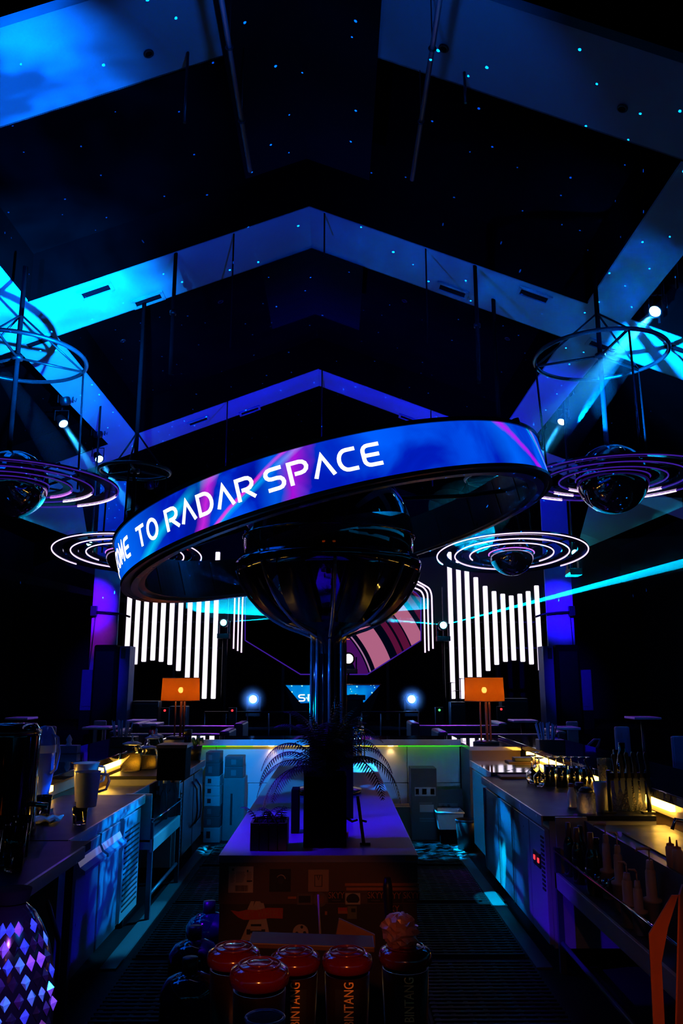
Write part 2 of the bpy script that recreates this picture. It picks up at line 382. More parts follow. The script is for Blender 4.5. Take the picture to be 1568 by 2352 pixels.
def slab(mb, x0, x1, y0, y1, th=.12, up=0):
    """piece of pitched ceiling between x0..x1"""
    xs = [x0, RX, x1] if x0 < RX < x1 else [x0, x1]
    for a, b in zip(xs[:-1], xs[1:]):
        za, zb = roofz(a) + up, roofz(b) + up
        mb.prism([(a, y0, za), (b, y0, zb), (b, y0, zb + th), (a, y0, za + th)], (0, y1 - y0, 0))
    return mb
BX = (-4.5, 3.7); OXL = -5.1; OXR = 4.32
bays = [(7.5, 10.8), (12.0, 17.2), (18.3, 24.9)]
strips = [(6.35, 7.5), (10.8, 12.0), (17.2, 18.3)]
g = MB()
for a, b in strips: slab(g, XL, XR, a, b)
struct(g.build('ceiling', plaster))['label'] = 'pale pitched plaster bands across the roof'
g = MB()
for a, b in bays[:2] + [(1.6, 6.35)]:
    slab(g, OXL, BX[0], a, b); slab(g, BX[1], OXR, a, b)
struct(g.build('ceiling', plaster))['label'] = 'pale plaster bands running down the sides of the roof'
g = MB(); U = .75
slab(g, XL, XR, YN, 25, .1, U)
for a, b in bays:
    for y in (a, b - .04):
        s_ = 1 if y == a else 0
        for x0, x1 in ((XL, OXL), BX, (OXR, XR)):
            yy = y - .02 if y == a else y + .02
            slab(g, x0, x1, yy, yy + .04, U, .0)
slab(g, XL, XR, YN, 1.6, .12, 0); slab(g, OXL, BX[0], 18.31, 24.9); slab(g, BX[1], OXR, 18.31, 24.9)
struct(g.build('ceiling', black_roof))['label'] = 'black painted roof inside the recessed bays'
g = MB()
for x in (OXL - .03, BX[0] + .0, BX[1] - .03, OXR):
    for a, b in bays + [(1.6, 6.35)]:
        g.box(x, x + .03, a, b, roofz(x) + .02, roofz(x) + U)
struct(g.build('ceiling', black_roof))['label'] = 'black side cheeks of the recessed bays'
# black duct boxes at the ridge
for (a, b, lab) in ((4.4, 9.6, 'wide matt black duct casing along the ridge overhead, nearest'), (12.0, 14.3, 'matt black duct casing at the ridge just past the lit band')):
    o = MB(); slab(o, -1.22, .45, a, b, .25, -.06)
    tag(o.build('duct_casing', duct_black), lab, 'duct')

# AC grilles in the plaster band
def vent(px, py, lab, ya, w=.42, d=.16):
    # px,py centre in picture on the plaster band
    r = ray(px, py); best = None
    sgn = -1 if px < 700 else 1
    # plane z = RZ - SL*sgn*(x-RX)
    t = (RZ + SL * sgn * RX - EYE.z) / (r.z + SL * sgn * r.x); p = EYE + r * t
    th = thing('air_grille', lab, 'air vent', p, 0, 'air grilles in the plaster bands')
    an = math.atan(SL) * sgn; M = Matrix.Rotation(an, 3, 'Y')
    fr = MB(); op = MB()
    for (cx, cy_, a, b) in ((0, d / 2 + .03, w + .1, .05), (0, -d / 2 - .03, w + .1, .05), (w / 2 + .03, 0, .05, d + .1), (-w / 2 - .03, 0, .05, d + .1)):
        fr.obox(M @ Vector((cx, cy_, -.012)), (a, b, .025), (0, an, 0))
    fr.build('frame', plaster, th, local=True)
    op.obox(M @ Vector((0, 0, -.004)), (w, d, .01), (0, an, 0)); op.build('opening', duct_black, th, local=True)
    for k in range(3):
        MB().obox(M @ Vector((0, (k - 1) * d / 3, -.012)), (w, .012, .012), (0, an, 0)).build('slat', duct_black, th, local=True)
vent(220, 668, 'dark air grille in brightest cyan part of the band, left slope', 11.4)
vent(340, 688, 'dark air grille right of the brightest patch, left slope', 11.4)
vent(92, 783, 'dark air grille behind the left circular hanging frame', 11.4)
vent(1039, 667, 'dark air grille on right slope nearest the black pole', 11.4)
vent(1226, 678, 'dark air grille on right slope beside the black bay corner', 11.4)
vent(1560, 801, 'dark air grille at far right edge of the lit band', 11.4)
vent(1385, 795, 'dark air grille behind the right circular hanging frame', 11.4)
vent(455, 967, 'small dark air grille on left slope of the far band, lower one', 17.7)
vent(573, 943, 'small dark air grille on left slope of the far band, nearer the ridge', 17.7)
vent(940, 962, 'small dark air grille on right slope of the far band', 17.7)
# sprinklers / small downlights
def downlight(px, py, up, lab):
    sgn = -1 if px < 710 else 1; r = ray(px, py)
    t = (RZ + up + SL * sgn * RX - EYE.z) / (r.z + SL * sgn * r.x); p = EYE + r * t
    th = thing('downlight', lab, 'downlight', p)
    an = math.atan(SL) * sgn; R = Matrix.Rotation(an, 3, 'Y')
    MB().lathe([(.055, 0), (.055, -.012), (.04, -.018), (.036, 0)], (0, 0, -.002), 20, R=R).build('trim_ring', black_metal, th, local=True)
    MB().lathe([(.0, -.01), (.034, -.01), (.037, 0)], (0, 0, 0), 16, R=R).build('lens', duct_black, th, local=True)
for a in ((341, 122, 0, 'round recessed downlight in the near left blue panel'), (1019, 110, 0, 'round recessed downlight in near right panel beside the blue pipe'),
          (1429, 248, 0, 'round recessed downlight in near right panel, outer one'), (282, 782, U, 'small dark downlight under left roof bay, outer one'),
          (506, 692, U, 'small dark downlight under left roof bay, inner one'), (929, 690, U, 'small dark downlight under right roof bay, inner one'), (1165, 777, U, 'small dark downlight under right roof bay, outer one')):
    downlight(*a)

# hanging poles / cables from the ridge band
for i, (px, py, py2, r, lab) in enumerate(((404, 577, 860, .028, 'thick black suspension pole on the left slope'), (537, 530, 800, .012, 'thin black cable on left slope near the ridge'),
        (1090, 606, 880, .03, 'thick black suspension pole on the right slope'), (977, 562, 790, .012, 'thin black cable on right slope near the ridge'), (745, 488, 585, .012, 'thin black cable just right of the ridge'))):
    a = atY(px, py, 10.85); a.z = roofz(a.x) + .02; b = atY(px, py2, 10.85); b.x = a.x
    o = MB().cyl(a, b, r, n=10).build('suspension_pole', duct_black); tag(o, lab, 'pole')
    if r > .02: MB().lathe([(.02, 0), (.05, 0), (.05, .05), (.02, .06)], (a.x, a.y, a.z - 1.0), 12).build('clamp', black_metal, o)
for px, lab in ((739, 'thin black cable on the far band at the ridge'), (523, 'thin black cable on left slope of the far band'), (988, 'thin black cable on right slope of the far band')):
    a = atY(px, 900, 17.2); a.z = roofz(a.x) + .02
    tag(MB().cyl(a, a - Vector((0, 0, 1.8)), .014, n=8).build('suspension_cable', black_metal), lab, 'cable')
for px, lab, p1 in ((437, 'thin black cable before the near left blue panel', 225), (1060, 'thin black cable before the near right blue panel', 180)):
    a = atY(px, 0, 7.3); a.z = roofz(a.x); b = atY(px, p1, 7.3)
    tag(MB().cyl(a, (a.x, a.y, b.z - .3), .016, n=8).build('suspension_cable', black_metal), lab, 'cable')
# long pipes overhead
pipe_m = mat('grey_conduit', (.10, .10, .12), .3, metal=.3, var=.2, vs=5)
for sx_, y1, x, lab in ((-1, 8.25, -1.0, 'long pipe overhead left of the black duct'), (1, 8.4, .9, 'long pipe overhead right of the black duct')):
    th = thing('conduit_pipe', lab, 'pipe', (x, y1, 7.55))
    MB().cyl((x, 2.0, 7.55), (x, y1, 7.55), .026, n=12).build('pipe', pipe_m, th)
    for yy in (7.4, 6.4, 5.4, 4.4):
        MB().torus((x, yy, 7.55), .03, .01, 16, 6, M=Matrix.Rotation(PI / 2, 3, 'X')).build('pipe_clip', black_metal, th)
        MB().cyl((x, yy, 7.58), (x, yy, roofz(x) - .07), .006, n=6).build('hanger', black_metal, th)
lamp('SPOT', 'pipe_blue', (-.6, 5.2, 6.6), 160, (0, .12, 1), (-1.0, 7.2, 7.55), 80, .5)
lamp('SPOT', 'pipe_blue', (.5, 5.2, 6.6), 100, (0, .12, 1), (.9, 7.2, 7.55), 80, .5)

# ================================================================== FAR STAGE
YS = 22.0
stage = struct(MB().box(-8.5, 8.0, 19.2, 24.8, 0, .62).build('floor', black_wall)); stage['label'] = 'raised black stage platform'
# LED tubes
R_top = [(1031, 1268), (1051.5, 1288), (1071, 1302), (1092, 1326), (1113, 1346), (1133, 1358), (1153, 1364), (1173, 1368), (1193, 1364), (1212, 1358), (1231, 1345)]
R_bot = [(1040, 1605), (1061, 1605), (1080, 1582), (1100, 1562), (1121, 1541), (1141, 1527), (1161, 1520), (1180, 1517), (1200, 1520), (1220, 1526), (1241, 1540)]
def led_tube(px0, py0, px1, py1, lab, grp):
    a = atY(px0, py0, YS); b = atY(px1, py1, YS); x = (a.x + b.x) / 2; wd = .062
    th = thing('led_tube', lab, 'light tube', (x, YS, b.z), 0, grp)
    MB().box(x - wd, x + wd, YS - .05, YS + .02, b.z, a.z).build('diffuser', led_white, th, bevel=.02)
    MB().box(x - wd - .01, x + wd + .01, YS + .02, YS + .07, b.z - .02, a.z + .02).build('channel', black_metal, th)
for i in range(11):
    led_tube(*R_top[i], *R_bot[i], f'white light tube, {ORD[i]} from the centre in the right-hand wave', 'right wave of white light tubes')
    m_ = lambda p: (1541 - 10.5 - p[0], p[1])
    led_tube(*m_(R_top[i]), *m_(R_bot[i]), f'white light tube, {ORD[i]} from the centre in the left-hand wave', 'left wave of white light tubes')
for sgn, lab in ((-1, 'black backing frame behind the left wave of light tubes'), (1, 'black backing frame behind the right wave of light tubes')):
    xa = atY(770 + sgn * 250, 1400, YS).x; xb = atY(770 + sgn * 485, 1400, YS).x
    th = thing('tube_frame', lab, 'frame', (xa, YS + .1, .62))
    for z in (2.6, 3.3): MB().box(min(xa, xb), max(xa, xb), YS + .06, YS + .13, z, z + .05).build('rail', black_metal, th)
    for x in (xa, (xa + xb) / 2, xb): MB().box(x - .03, x + .03, YS + .12, YS + .18, .61, 4.3).build('post', black_metal, th)

# neon lines flanking the screen
def arcpts(pts, r=.12):
    out = [Vector(pts[0])]
    for i in range(1, len(pts) - 1):
        p = Vector(pts[i]); a = (Vector(pts[i - 1]) - p); b = (Vector(pts[i + 1]) - p); k = min(r, a.length * .45, b.length * .45)
        A = p + a.normalized() * k; B = p + b.normalized() * k
        for t in (0, .25, .5, .75, 1): out.append(A * (1 - t) ** 2 + p * 2 * t * (1 - t) + B * t * t)
    out.append(Vector(pts[-1])); return out
YN_ = 23.4
nl = [((976, 1499), (976, 1370), (967, 1357), (925, 1338)), ((984.5, 1495), (984.5, 1362), (973, 1349), (930, 1329)), ((994, 1490), (994, 1366), (986, 1351), (935, 1322))]
for i, l in enumerate(nl):
    for sgn, sd in ((1, 'right'), (-1, 'left')):
        P = [atY(p[0] if sgn > 0 else 1530 - p[0], p[1], YN_) for p in l]
        P[1].x = P[0].x
        o = MB().tube(arcpts(P, .25), .022, 6).build('neon_line', neon_white)
        tag(o, f'thin white neon line bent round the screen on the {sd}, {["inner", "middle", "outer"][i]} one', 'neon light', f'neon lines {sd} of the screen')
        for P0 in (P[0], P[1]): MB().box(P0.x - .02, P0.x + .02, YN_, YB - .002, P0.z - .02, P0.z + .02).build('bracket', black_metal, o)

# hexagonal LED screen
YH = 23.8
hexp = [(563, 1471), (690, 1549), (843, 1549), (966, 1471), (966, 1374), (955, 1362), (850, 1302), (680, 1302), (575, 1362), (563, 1374)]
H3 = [atY(x, y, YH) for x, y in hexp]
scrm = bpy.data.materials.new('stage_screen_image'); scrm.use_nodes = True; nt = scrm.node_tree; N = nt.nodes; L = nt.links
C0 = atY(636, 1612, YH); pxm = (atY(1000, 1450, YH) - atY(900, 1450, YH)).length / 100 / 3.267
tc = N.new('ShaderNodeTexCoord'); sub = N.new('ShaderNodeVectorMath'); sub.operation = 'DISTANCE'
L.new(tc.outputs['Object'], sub.inputs[0])
root = thing('stage_screen', 'large dark hexagonal stage screen with pink curved stripes on its right half', 'screen', (H3[0].x, YH, H3[1].z))
sub.inputs[1].default_value = (C0.x - root.location.x, 0, C0.z - root.location.z)
dv = N.new('ShaderNodeMath'); dv.operation = 'DIVIDE'; dv.inputs[1].default_value = 1400 * pxm; L.new(sub.outputs['Value'], dv.inputs[0])
cr = N.new('ShaderNodeValToRGB'); cr.color_ramp.interpolation = 'CONSTANT'; el = cr.color_ramp.elements
blk = (.0, .001, .006, 1); pur = (.055, .004, .10, 1); pink = (.42, .12, .22, 1); mar = (.09, .005, .035, 1); pl = (.35, .15, .3, 1)
stops = [(0, blk), (622, pur), (703, blk), (712, pl), (724, blk), (760, pink), (888, blk), (948, mar), (990, blk), (1010, mar), (1062, blk), (1072, pink), (1176, blk), (1215, mar), (1262, blk), (1290, mar), (1330, blk)]
el[0].position = 0; el[0].color = blk; el[1].position = 622 / 1400; el[1].color = pur
for d, c in stops[2:]:
    e = el.new(d / 1400); e.color = c
L.new(dv.outputs[0], cr.inputs[0])
sxyz = N.new('ShaderNodeSeparateXYZ'); L.new(tc.outputs['Object'], sxyz.inputs[0])
g1 = N.new('ShaderNodeMath'); g1.operation = 'GREATER_THAN'; g1.inputs[1].default_value = atY(772, 1450, YH).x - root.location.x; L.new(sxyz.outputs[0], g1.inputs[0])
em = N.new('ShaderNodeEmission'); L.new(cr.outputs[0], em.inputs[0]); L.new(g1.outputs[0], em.inputs[1])
for n_ in list(N):
    if n_.type == 'BSDF_PRINCIPLED': N.remove(n_)
L.new(em.outputs[0], N['Material Output'].inputs[0])
MB().prism(list(reversed(H3)), (0, .08, 0)).build('screen_panel', scrm, root)
bd = MB().tube([p + Vector((0, -.03, 0)) for p in H3], .018, 6, closed=True).build('border_neon', neon_violet, root)
MB().prism([p + Vector((0, .1, 0)) for p in H3], (0, .1, 0)).build('housing', black_metal, root)
for s_, px, py in (('Я', 798, 1445), ('E', 799, 1464)):
    p = atY(px, py, YH - .02)
    if s_ == 'Я': text_obj('R', .2, scr_orange, 'screen_letter', root, front(p.x, p.y, p.z, (-1, 1)))
    else: text_obj('E', .22, scr_orange, 'screen_letter', root, front(p.x, p.y, p.z))
for z_ in (-1, 1):
    x = atY(770 + z_ * 120, 1500, 24).x
    MB().box(x - .04, x + .04, 24.05, 24.15, .62, 4.0).build('post', black_metal, root)

# DJ booth
YD = 20.2
P4 = [atY(*p, YD) for p in ((656, 1574), (872, 1574), (836, 1613), (690, 1615))]
booth = thing('dj_booth', 'dj booth with wedge shaped starry blue screen front on the stage', 'dj booth', (0, YD, .62))
bm_ = bpy.data.materials.new('booth_screen_image'); bm_.use_nodes = True; nt = bm_.node_tree; N = nt.nodes; L = nt.links
tc = N.new('ShaderNodeTexCoord'); vo = N.new('ShaderNodeTexVoronoi'); vo.inputs['Scale'].default_value = 11; vo.feature = 'F1'
nz = N.new('ShaderNodeTexNoise'); nz.inputs['Scale'].default_value = 1.5
L.new(tc.outputs['Object'], vo.inputs['Vector']); L.new(tc.outputs['Object'], nz.inputs['Vector'])
l1 = N.new('ShaderNodeMath'); l1.operation = 'LESS_THAN'; l1.inputs[1].default_value = .24; L.new(vo.outputs['Distance'], l1.inputs[0])
c1 = N.new('ShaderNodeValToRGB'); c1.color_ramp.elements[0].color = (0, .05, .45, 1); c1.color_ramp.elements[0].position = .35; c1.color_ramp.elements[1].color = (.0, .36, .9, 1); c1.color_ramp.elements[1].position = .65
L.new(nz.outputs[0], c1.inputs[0]); mx = N.new('ShaderNodeMix'); mx.data_type = 'RGBA'; mx.inputs[7].default_value = (.35, .95, 1, 1)
L.new(l1.outputs[0], mx.inputs[0]); L.new(c1.outputs[0], mx.inputs[6]); em = N.new('ShaderNodeEmission'); em.inputs[1].default_value = 1.0
L.new(mx.outputs[2], em.inputs[0]); N.remove(N['Principled BSDF']); L.new(em.outputs[0], N['Material Output'].inputs[0])
MB().prism(list(reversed(P4)), (0, .06, 0)).build('screen_front', bm_, booth)
MB().prism([P4[0] + Vector((-.05, .07, .02)), P4[1] + Vector((.05, .07, .02)), (P4[2].x, YD + .07, .62), (P4[3].x, YD + .07, .62)], (0, .7, 0)).build('body', black_metal, booth)
# custom lettering strokes
def arc(cx, cy_, rx, ry, a0, a1, n=6): return [(cx + rx * math.cos(math.radians(a0 + (a1 - a0) * i / n)), cy_ + ry * math.sin(math.radians(a0 + (a1 - a0) * i / n))) for i in range(n + 1)]
def seg(a, b, n=3): return [(a[0] + (b[0] - a[0]) * i / n, a[1] + (b[1] - a[1]) * i / n) for i in range(n + 1)]
bowl = arc(.5, .72, .3, .28, 90, -90)
GL = {
 'R': [seg((0, -.08), (0, 1), 1) + seg((0, 1), (.5, 1), 2)[1:] + bowl[1:] + [(.2, .44)], seg((.36, .44), (.86, -.04), 2)],
 'P': [seg((0, -.08), (0, 1), 1) + seg((0, 1), (.5, 1), 2)[1:] + bowl[1:] + [(.2, .44)]],
 'A': [[(-.04, -.06), (.40, 1.0), (.84, -.06)]],
 'D': [[(0, 0), (0, 1), (.4, 1)] + arc(.38, .5, .42, .5, 90, -90, 10)[1:] + [(0, 0), (0, .3)]],
 'S': [[(.8, 1), (.27, 1)] + arc(.25, .76, .25, .24, 90, 270)[1:] + [(.5, .52)] + arc(.55, .26, .25, .26, 90, -90)[1:] + [(0, 0)]],
 'C': [[(.82, 1), (.4, 1)] + arc(.38, .5, .38, .5, 90, 270, 10)[1:] + [(.82, 0)]],
 'E': [[(.82, 1), (.3, 1)] + arc(.28, .72, .28, .28, 90, 180, 4)[1:] + arc(.28, .28, .28, .28, 180, 270, 4) + [(.82, 0)], [(.0, .5), (.74, .5)]],
 'O': [arc(.4, .5, .42, .5, 90, 470, 22)],
 'T': [[(-.04, 1), (.84, 1)], [(.4, 1), (.4, -.06)]],
 'M': [[(0, -.06), (.06, 1), (.4, .35), (.74, 1), (.8, -.06)]],
 'L': [[(0, 1.06), (0, 0), (.8, 0)]],
 'W': [[(0, 1.06), (.14, 0), (.4, .75), (.66, 0), (.8, 1.06)]],
}
pL = atY(686, 1610, YD - .02); hh = atY(686, 1596, YD).z - pL.z; xx = pL.x
lt_ = MB()
for ch in 'SPACE':
    lt_.strokes(GL[ch], .2, (lambda x0: (lambda u, v, d: Vector((x0 + u * hh * 1.25, YD - .01 - d, pL.z + v * hh))))(xx), .01)
    xx += hh * 1.62
lt_.build('lettering', text_white, booth)
for i, (px, wd) in enumerate(((812, .28),)):
    p = atY(px, 1598, YD - .15)
    th = thing('dj_deck', 'dark dj deck at right front of the booth', 'dj equipment', (p.x, YD - .2, .62))
    MB().box(p.x - wd, p.x + wd, YD - .35, YD - .05, p.z - .1, p.z + .02).build('body', black_plastic, th, bevel=.01)
    MB().box(p.x - wd * .8, p.x + wd * .8, YD - .3, YD - .1, .62, p.z - .1).build('stand', black_metal, th)
    MB().cyl((p.x, YD - .2, p.z + .02), (p.x, YD - .2, p.z + .035), .11).build('platter', steel_dull, th)
# stage edge railing
for sgn, a, b in ((-1, 470, 716), (1, 830, 960)):
    p0 = atY(a, 1636, 19.1); p1 = atY(b, 1636, 19.1)
    steel_dull_ = steel_dull; steel_dull = black_metal; th = thing('stage_rail', f'low metal rail along the {"left" if sgn < 0 else "right"} stage edge', 'railing', (p0.x, 19.1, .0))
    MB().tube([p0, p1], .022).build('rail', steel_dull, th)
    steel_dull = mat('dim_rail', (.05, .06, .09), .4, metal=.3); n = max(2, int((p1.x - p0.x) / .42))
    for k in range(n + 1):
        x = p0.x + (p1.x - p0.x) * k / n; MB().cyl((x, 19.1, 0), (x, 19.1, p0.z), .014, n=6).build('baluster', steel_dull, th)
steel_dull = steel_dull_
# moving heads & laser projectors
def moving_head(px, py, Y, lens, e, colr, lab, r=.09, base=None):
    c = atY(px, py, Y)
    th = thing('moving_head', lab, 'stage light', (c.x, Y, base if base is not None else .62))
    MB().lathe([(0, .0), (r * 1.3, 0), (r * 1.45, .04), (r * 1.45, .26), (r * .8, .3), (0, .3)], (c.x, Y, c.z), 20, R=Matrix.Rotation(-PI / 2, 3, 'X')).build('head', black_plastic, th)
    MB().lathe([(0, -.012), (r, -.01), (r * 1.02, .0)], (c.x, Y, c.z), 20, R=Matrix.Rotation(-PI / 2, 3, 'X')).build('lens', lens, th)
    for s_ in (-1, 1): MB().box(c.x + s_ * r * 1.75 - .02, c.x + s_ * r * 1.75 + .02, Y + .08, Y + .2, c.z - .3, c.z + .05).build('yoke', black_metal, th)
    MB().box(c.x - r * 2, c.x + r * 2, Y - .02, Y + .3, c.z - .42, c.z - .29).build('base', black_plastic, th, bevel=.01)
    if base is not None: MB().cyl((c.x, Y + .14, c.z - .29), (c.x, Y + .14, roofz(c.x) + U - .004), .02).build('drop_pole', black_metal, th)
    if c.z - .42 > .7 and base is None: MB().cyl((c.x, Y + .14, .62), (c.x, Y + .14, c.z - .42), .03).build('stand', black_metal, th)
    lamp('POINT', 'head_glow', (c.x, Y - .1, c.z), e, colr, radius=.03)
    return c
h1 = moving_head(581, 1606, 20.4, lens_blue, 50, (.05, .25, 1), 'glowing blue stage light left of the dj booth')
h2 = moving_head(945, 1606, 20.4, lens_blue, 50, (.05, .25, 1), 'glowing blue stage light right of the dj booth')
l1_ = moving_head(513, 1430, 21.55, lens_teal, 14, (0, .6, 1), 'cyan laser lamp beside the left wave of tubes', .08)
l2_ = moving_head(1018, 1436, 21.55, lens_teal, 14, (0, .6, 1), 'cyan laser lamp beside the right wave of tubes', .09)
l4_ = moving_head(800, 1513, 23.3, emis('white_lens', (1, .9, 1), 10), 4, (1, .8, 1), 'white round stage light in front of the striped screen', .13)
l3_ = moving_head(1320, 1270, 15.0, lens_teal, 10, (0, .8, .9), 'teal laser lamp beyond the right ringed planet', .06, base=4.0)

# pillars
for sgn, xs, lab in ((-1, (216, 277), 'left'), (1, (1250, 1312), 'right')):
    a = atY(xs[0], 1330, 20).x; b = atY(xs[1], 1330, 20).x
    o = MB().box(a, b, 20, 20.05, 0, roofz((a + b) / 2) + .1).build('trim_' + ('1' if sgn < 0 else '2'), mat('concrete_pillar', (.4, .4, .42), .8, var=.12, vs=5, bump=.2, bs=20), bevel=.02)
    struct(o); o['label'] = f'blue lit concrete pillar on the {lab}'
    p = atY(xs[0 if sgn > 0 else 1], 1410, 19.95); q = atY(xs[1 if sgn > 0 else 0], 1405, 19.95)
    th = thing('cable_bracket', f'black cable arm clamped across the {lab} pillar', 'bracket', (p.x, 19.95, p.z))
    MB().tube([(p.x - sgn * .25, 19.9, p.z - .08), (p.x, 19.93, p.z), ((p.x + q.x) / 2, 19.93, q.z - .02), (q.x, 19.93, q.z)], .025, 8).build('arm', black_metal, th)
    MB().box(q.x - .07, q.x + .07, 19.88, 20.0, q.z - .1, q.z + .14).build('clamp', black_metal, th)
    MB().tube([(q.x - sgn * .05, 19.9, q.z - .05), (q.x - sgn * .03, 19.88, q.z - .8), (q.x + sgn * .02, 19.88, q.z - 1.4), (q.x + sgn * .06, 19.88, .2)], .01, 6).build('cable', black_plastic, th)
# PA speakers
side_blue = mat('speaker_side_grey', (.08, .08, .2), .6, var=.2, vs=6)
for sgn, lab in ((-1, 'left'), (1, 'right')):
    mx_ = (lambda p: p) if sgn > 0 else (lambda p: 1545 - p)
    a = atY(mx_(1254), 1635, 19.0); b = atY(mx_(1322), 1482, 19.0); s1 = atY(mx_(1269), 1482, 19.0)
    th = thing('loudspeaker', f'tall black loudspeaker standing in front of the {lab} pillar', 'speaker', ((a.x + b.x) / 2, 19.0, 0))
    MB().box(s1.x, b.x, 18.75, 19.5, .55, b.z).build('cabinet', duct_black, th, bevel=.05)
    MB().box(a.x, s1.x, 19.0, 19.5, .55, b.z - .02).build('side_panel', side_blue, th)
    hx = atY(mx_(1262), 1500, 19)
    MB().box(hx.x - .05, hx.x + .05, 18.97, 19.02, hx.z - .12, hx.z + .12).build('handle', black_plastic, th)
    MB().box(s1.x + sgn * .06, b.x - sgn * .06, 18.73, 18.76, .75, b.z - .15).build('grille', black_metal, th)
    MB().box(min(a.x, b.x) - .1, max(a.x, b.x) + .1, 18.7, 19.6, 0, .55).build('plinth', black_wall, th)
    a = atY(mx_(1330), 1632, 19.4); b = atY(mx_(1357), 1538, 19.4)
    th = thing('loudspeaker', f'small blue-lit loudspeaker box outside the {lab} tall one', 'speaker', ((a.x + b.x) / 2, 19.4, 0))
    MB().box(a.x, b.x, 19.4, 19.8, a.z, b.z).build('cabinet', side_blue, th, bevel=.02)
    MB().box(a.x + sgn * .04, b.x - sgn * .04, 19.38, 19.41, a.z + .1, b.z - .08).build('grille', side_blue, th)
    MB().box(a.x, b.x, 19.4, 19.8, 0, a.z).build('stand', black_metal, th)
lamp('SPOT', 'speaker_blue_right', (4.4, 15.0, 4.4), 800, (.03, 0, 1), (5.9, 19.2, 1.6), 24, .6)
lamp('SPOT', 'speaker_blue_left', (-4.4, 15.0, 4.4), 800, (.03, 0, 1), (-5.9, 19.2, 1.6), 24, .6)
# equipment cases & music stands silhouettes on the stage
for i, (px, py, wpx) in enumerate(((1050, 1612, 34), (1180, 1604, 60), (336, 1610, 60), (410, 1622, 40))):
    a = atY(px - wpx / 2, py, 19.6); b = atY(px + wpx / 2, py, 19.6)
    th = thing('equipment_case', ['black equipment case under the inner right light tubes', 'black equipment case right of the right table lamp', 'black equipment case left of the left table lamp', 'low black equipment case behind the left table lamp'][i], 'case', ((a.x + b.x) / 2, 19.6, .62))
    MB().box(a.x, b.x, 19.5, 19.9, .62, a.z).build('body', black_plastic, th, bevel=.02)
    MB().box(a.x + .03, b.x - .03, 19.48, 19.5, a.z - .08, a.z - .05).build('latch_bar', steel_dull, th)
p = atY(1046, 1580, 20.5)
th = thing('drum_kit', 'small silhouette of cymbals and stands before the right tubes', 'instrument', (p.x, 20.5, .62))
for dx, dz in ((-.12, .12), (.12, .22), (.02, -.08)):
    MB().lathe([(0, .02), (.14, 0), (.0, .0)], (p.x + dx, 20.5, p.z + dz), 16).build('cymbal', black_metal, th)
    MB().cyl((p.x + dx, 20.5, .62), (p.x + dx, 20.5, p.z + dz), .012, n=6).build('stand', black_metal, th)
for i, (px, py, m_) in enumerate(((378, 1632, red_led), (533, 1632, red_led), (1009, 1631, emis('green_indicator', (.1, 1, .2), 2)), (1151, 1629, red_led))):
    p = atY(px, py, 18.9)
    th = thing('power_box', ['tiny power box with red light, below the left lamp', 'tiny power box with red light, left of the blue stage light', 'tiny power box with green light, right of centre', 'tiny power box with red light, right of the right lamp'][i], 'power box', (p.x, 18.95, 0))
    MB().box(p.x - .09, p.x + .09, 18.92, 19.05, 0, p.z + .06).build('case', black_plastic, th)
    MB().cyl((p.x, 18.92, p.z), (p.x, 18.9, p.z), .025, n=10).build('indicator', m_, th)

# ================================================================== LOUNGE SEATING
def sofa(px0, px1, py, Y, lab, zb=None):
    a = atY(px0, py, Y); b = atY(px1, py, Y); x0, x1 = sorted((a.x, b.x)); z = a.z
    th = thing('lounge_sofa', lab, 'sofa', ((x0 + x1) / 2, Y, 0), 0, 'dark lounge sofas behind the bar')
    MB().box(x0 + .1, x1 - .1, Y, Y + .14, .35, z - .02).build('backrest', fabric_dark, th, bevel=.025)
    MB().box(x0 + .1, x1 - .1, Y + .1, Y + .8, .1, .42).build('seat', fabric_dark, th, bevel=.03)
    for x in (x0, x1 - .14): MB().box(x, x + .14, Y - .03, Y + .8, .05, z + .02).build('armrest', fabric_dark, th, bevel=.03)
    for x in (x0 + .1, x1 - .15):
        for y in (Y + .1, Y + .7): MB().box(x, x + .05, y, y + .05, 0, .12).build('leg', black_metal, th)
sofa(300, 558, 1664, 13.0, 'long dark sofa behind the left half of the bar, far one')
sofa(250, 527, 1682, 11.6, 'long dark sofa behind the left half of the bar, near one')
sofa(943, 1165, 1663, 13.0, 'long dark sofa behind the right half of the bar, far one')
sofa(1005, 1300, 1683, 11.6, 'long dark sofa behind the right half of the bar, near one')
def table(px, py, wpx, Y, lab, d=.5):
    c = atY(px, py, Y); w_ = wpx / FPX * Y
    th = thing('lounge_table', lab, 'table', (c.x, Y, 0), 0, 'glossy lounge tables')
    MB().box(c.x - w_ / 2, c.x + w_ / 2, Y - d / 2, Y + d / 2, c.z - .04, c.z).build('tabletop', table_gloss, th, bevel=.012)
    MB().cyl((c.x, Y, .03), (c.x, Y, c.z - .04), .04).build('pedestal', black_metal, th)
    MB().lathe([(.0, .03), (.2, .02), (.22, 0)], (c.x, Y, 0), 20).build('base', black_metal, th)
for a in ((325, 1653, 55, 14.5, 'glossy violet-lit table beyond the straw cup, far left lounge'), (230, 1668, 60, 13.0, 'glossy violet-lit table left of the straw cup'),
          (352, 1660, 34, 12.7, 'small glossy table edge between the left sofas'), (1200, 1653, 55, 14.5, 'glossy violet-lit table right of the right table lamp'),
          (1295, 1669, 55, 13.0, 'glossy violet-lit table right of the right straw cup'), (1475, 1646, 60, 14.0, 'glossy violet-lit table at far right'), (50, 1647, 50, 14.0, 'glossy violet-lit table at far left')):
    table(*a)
chair_m = mat('blue_grey_upholstery', (.16, .16, .2), .5, var=.2, vs=10)
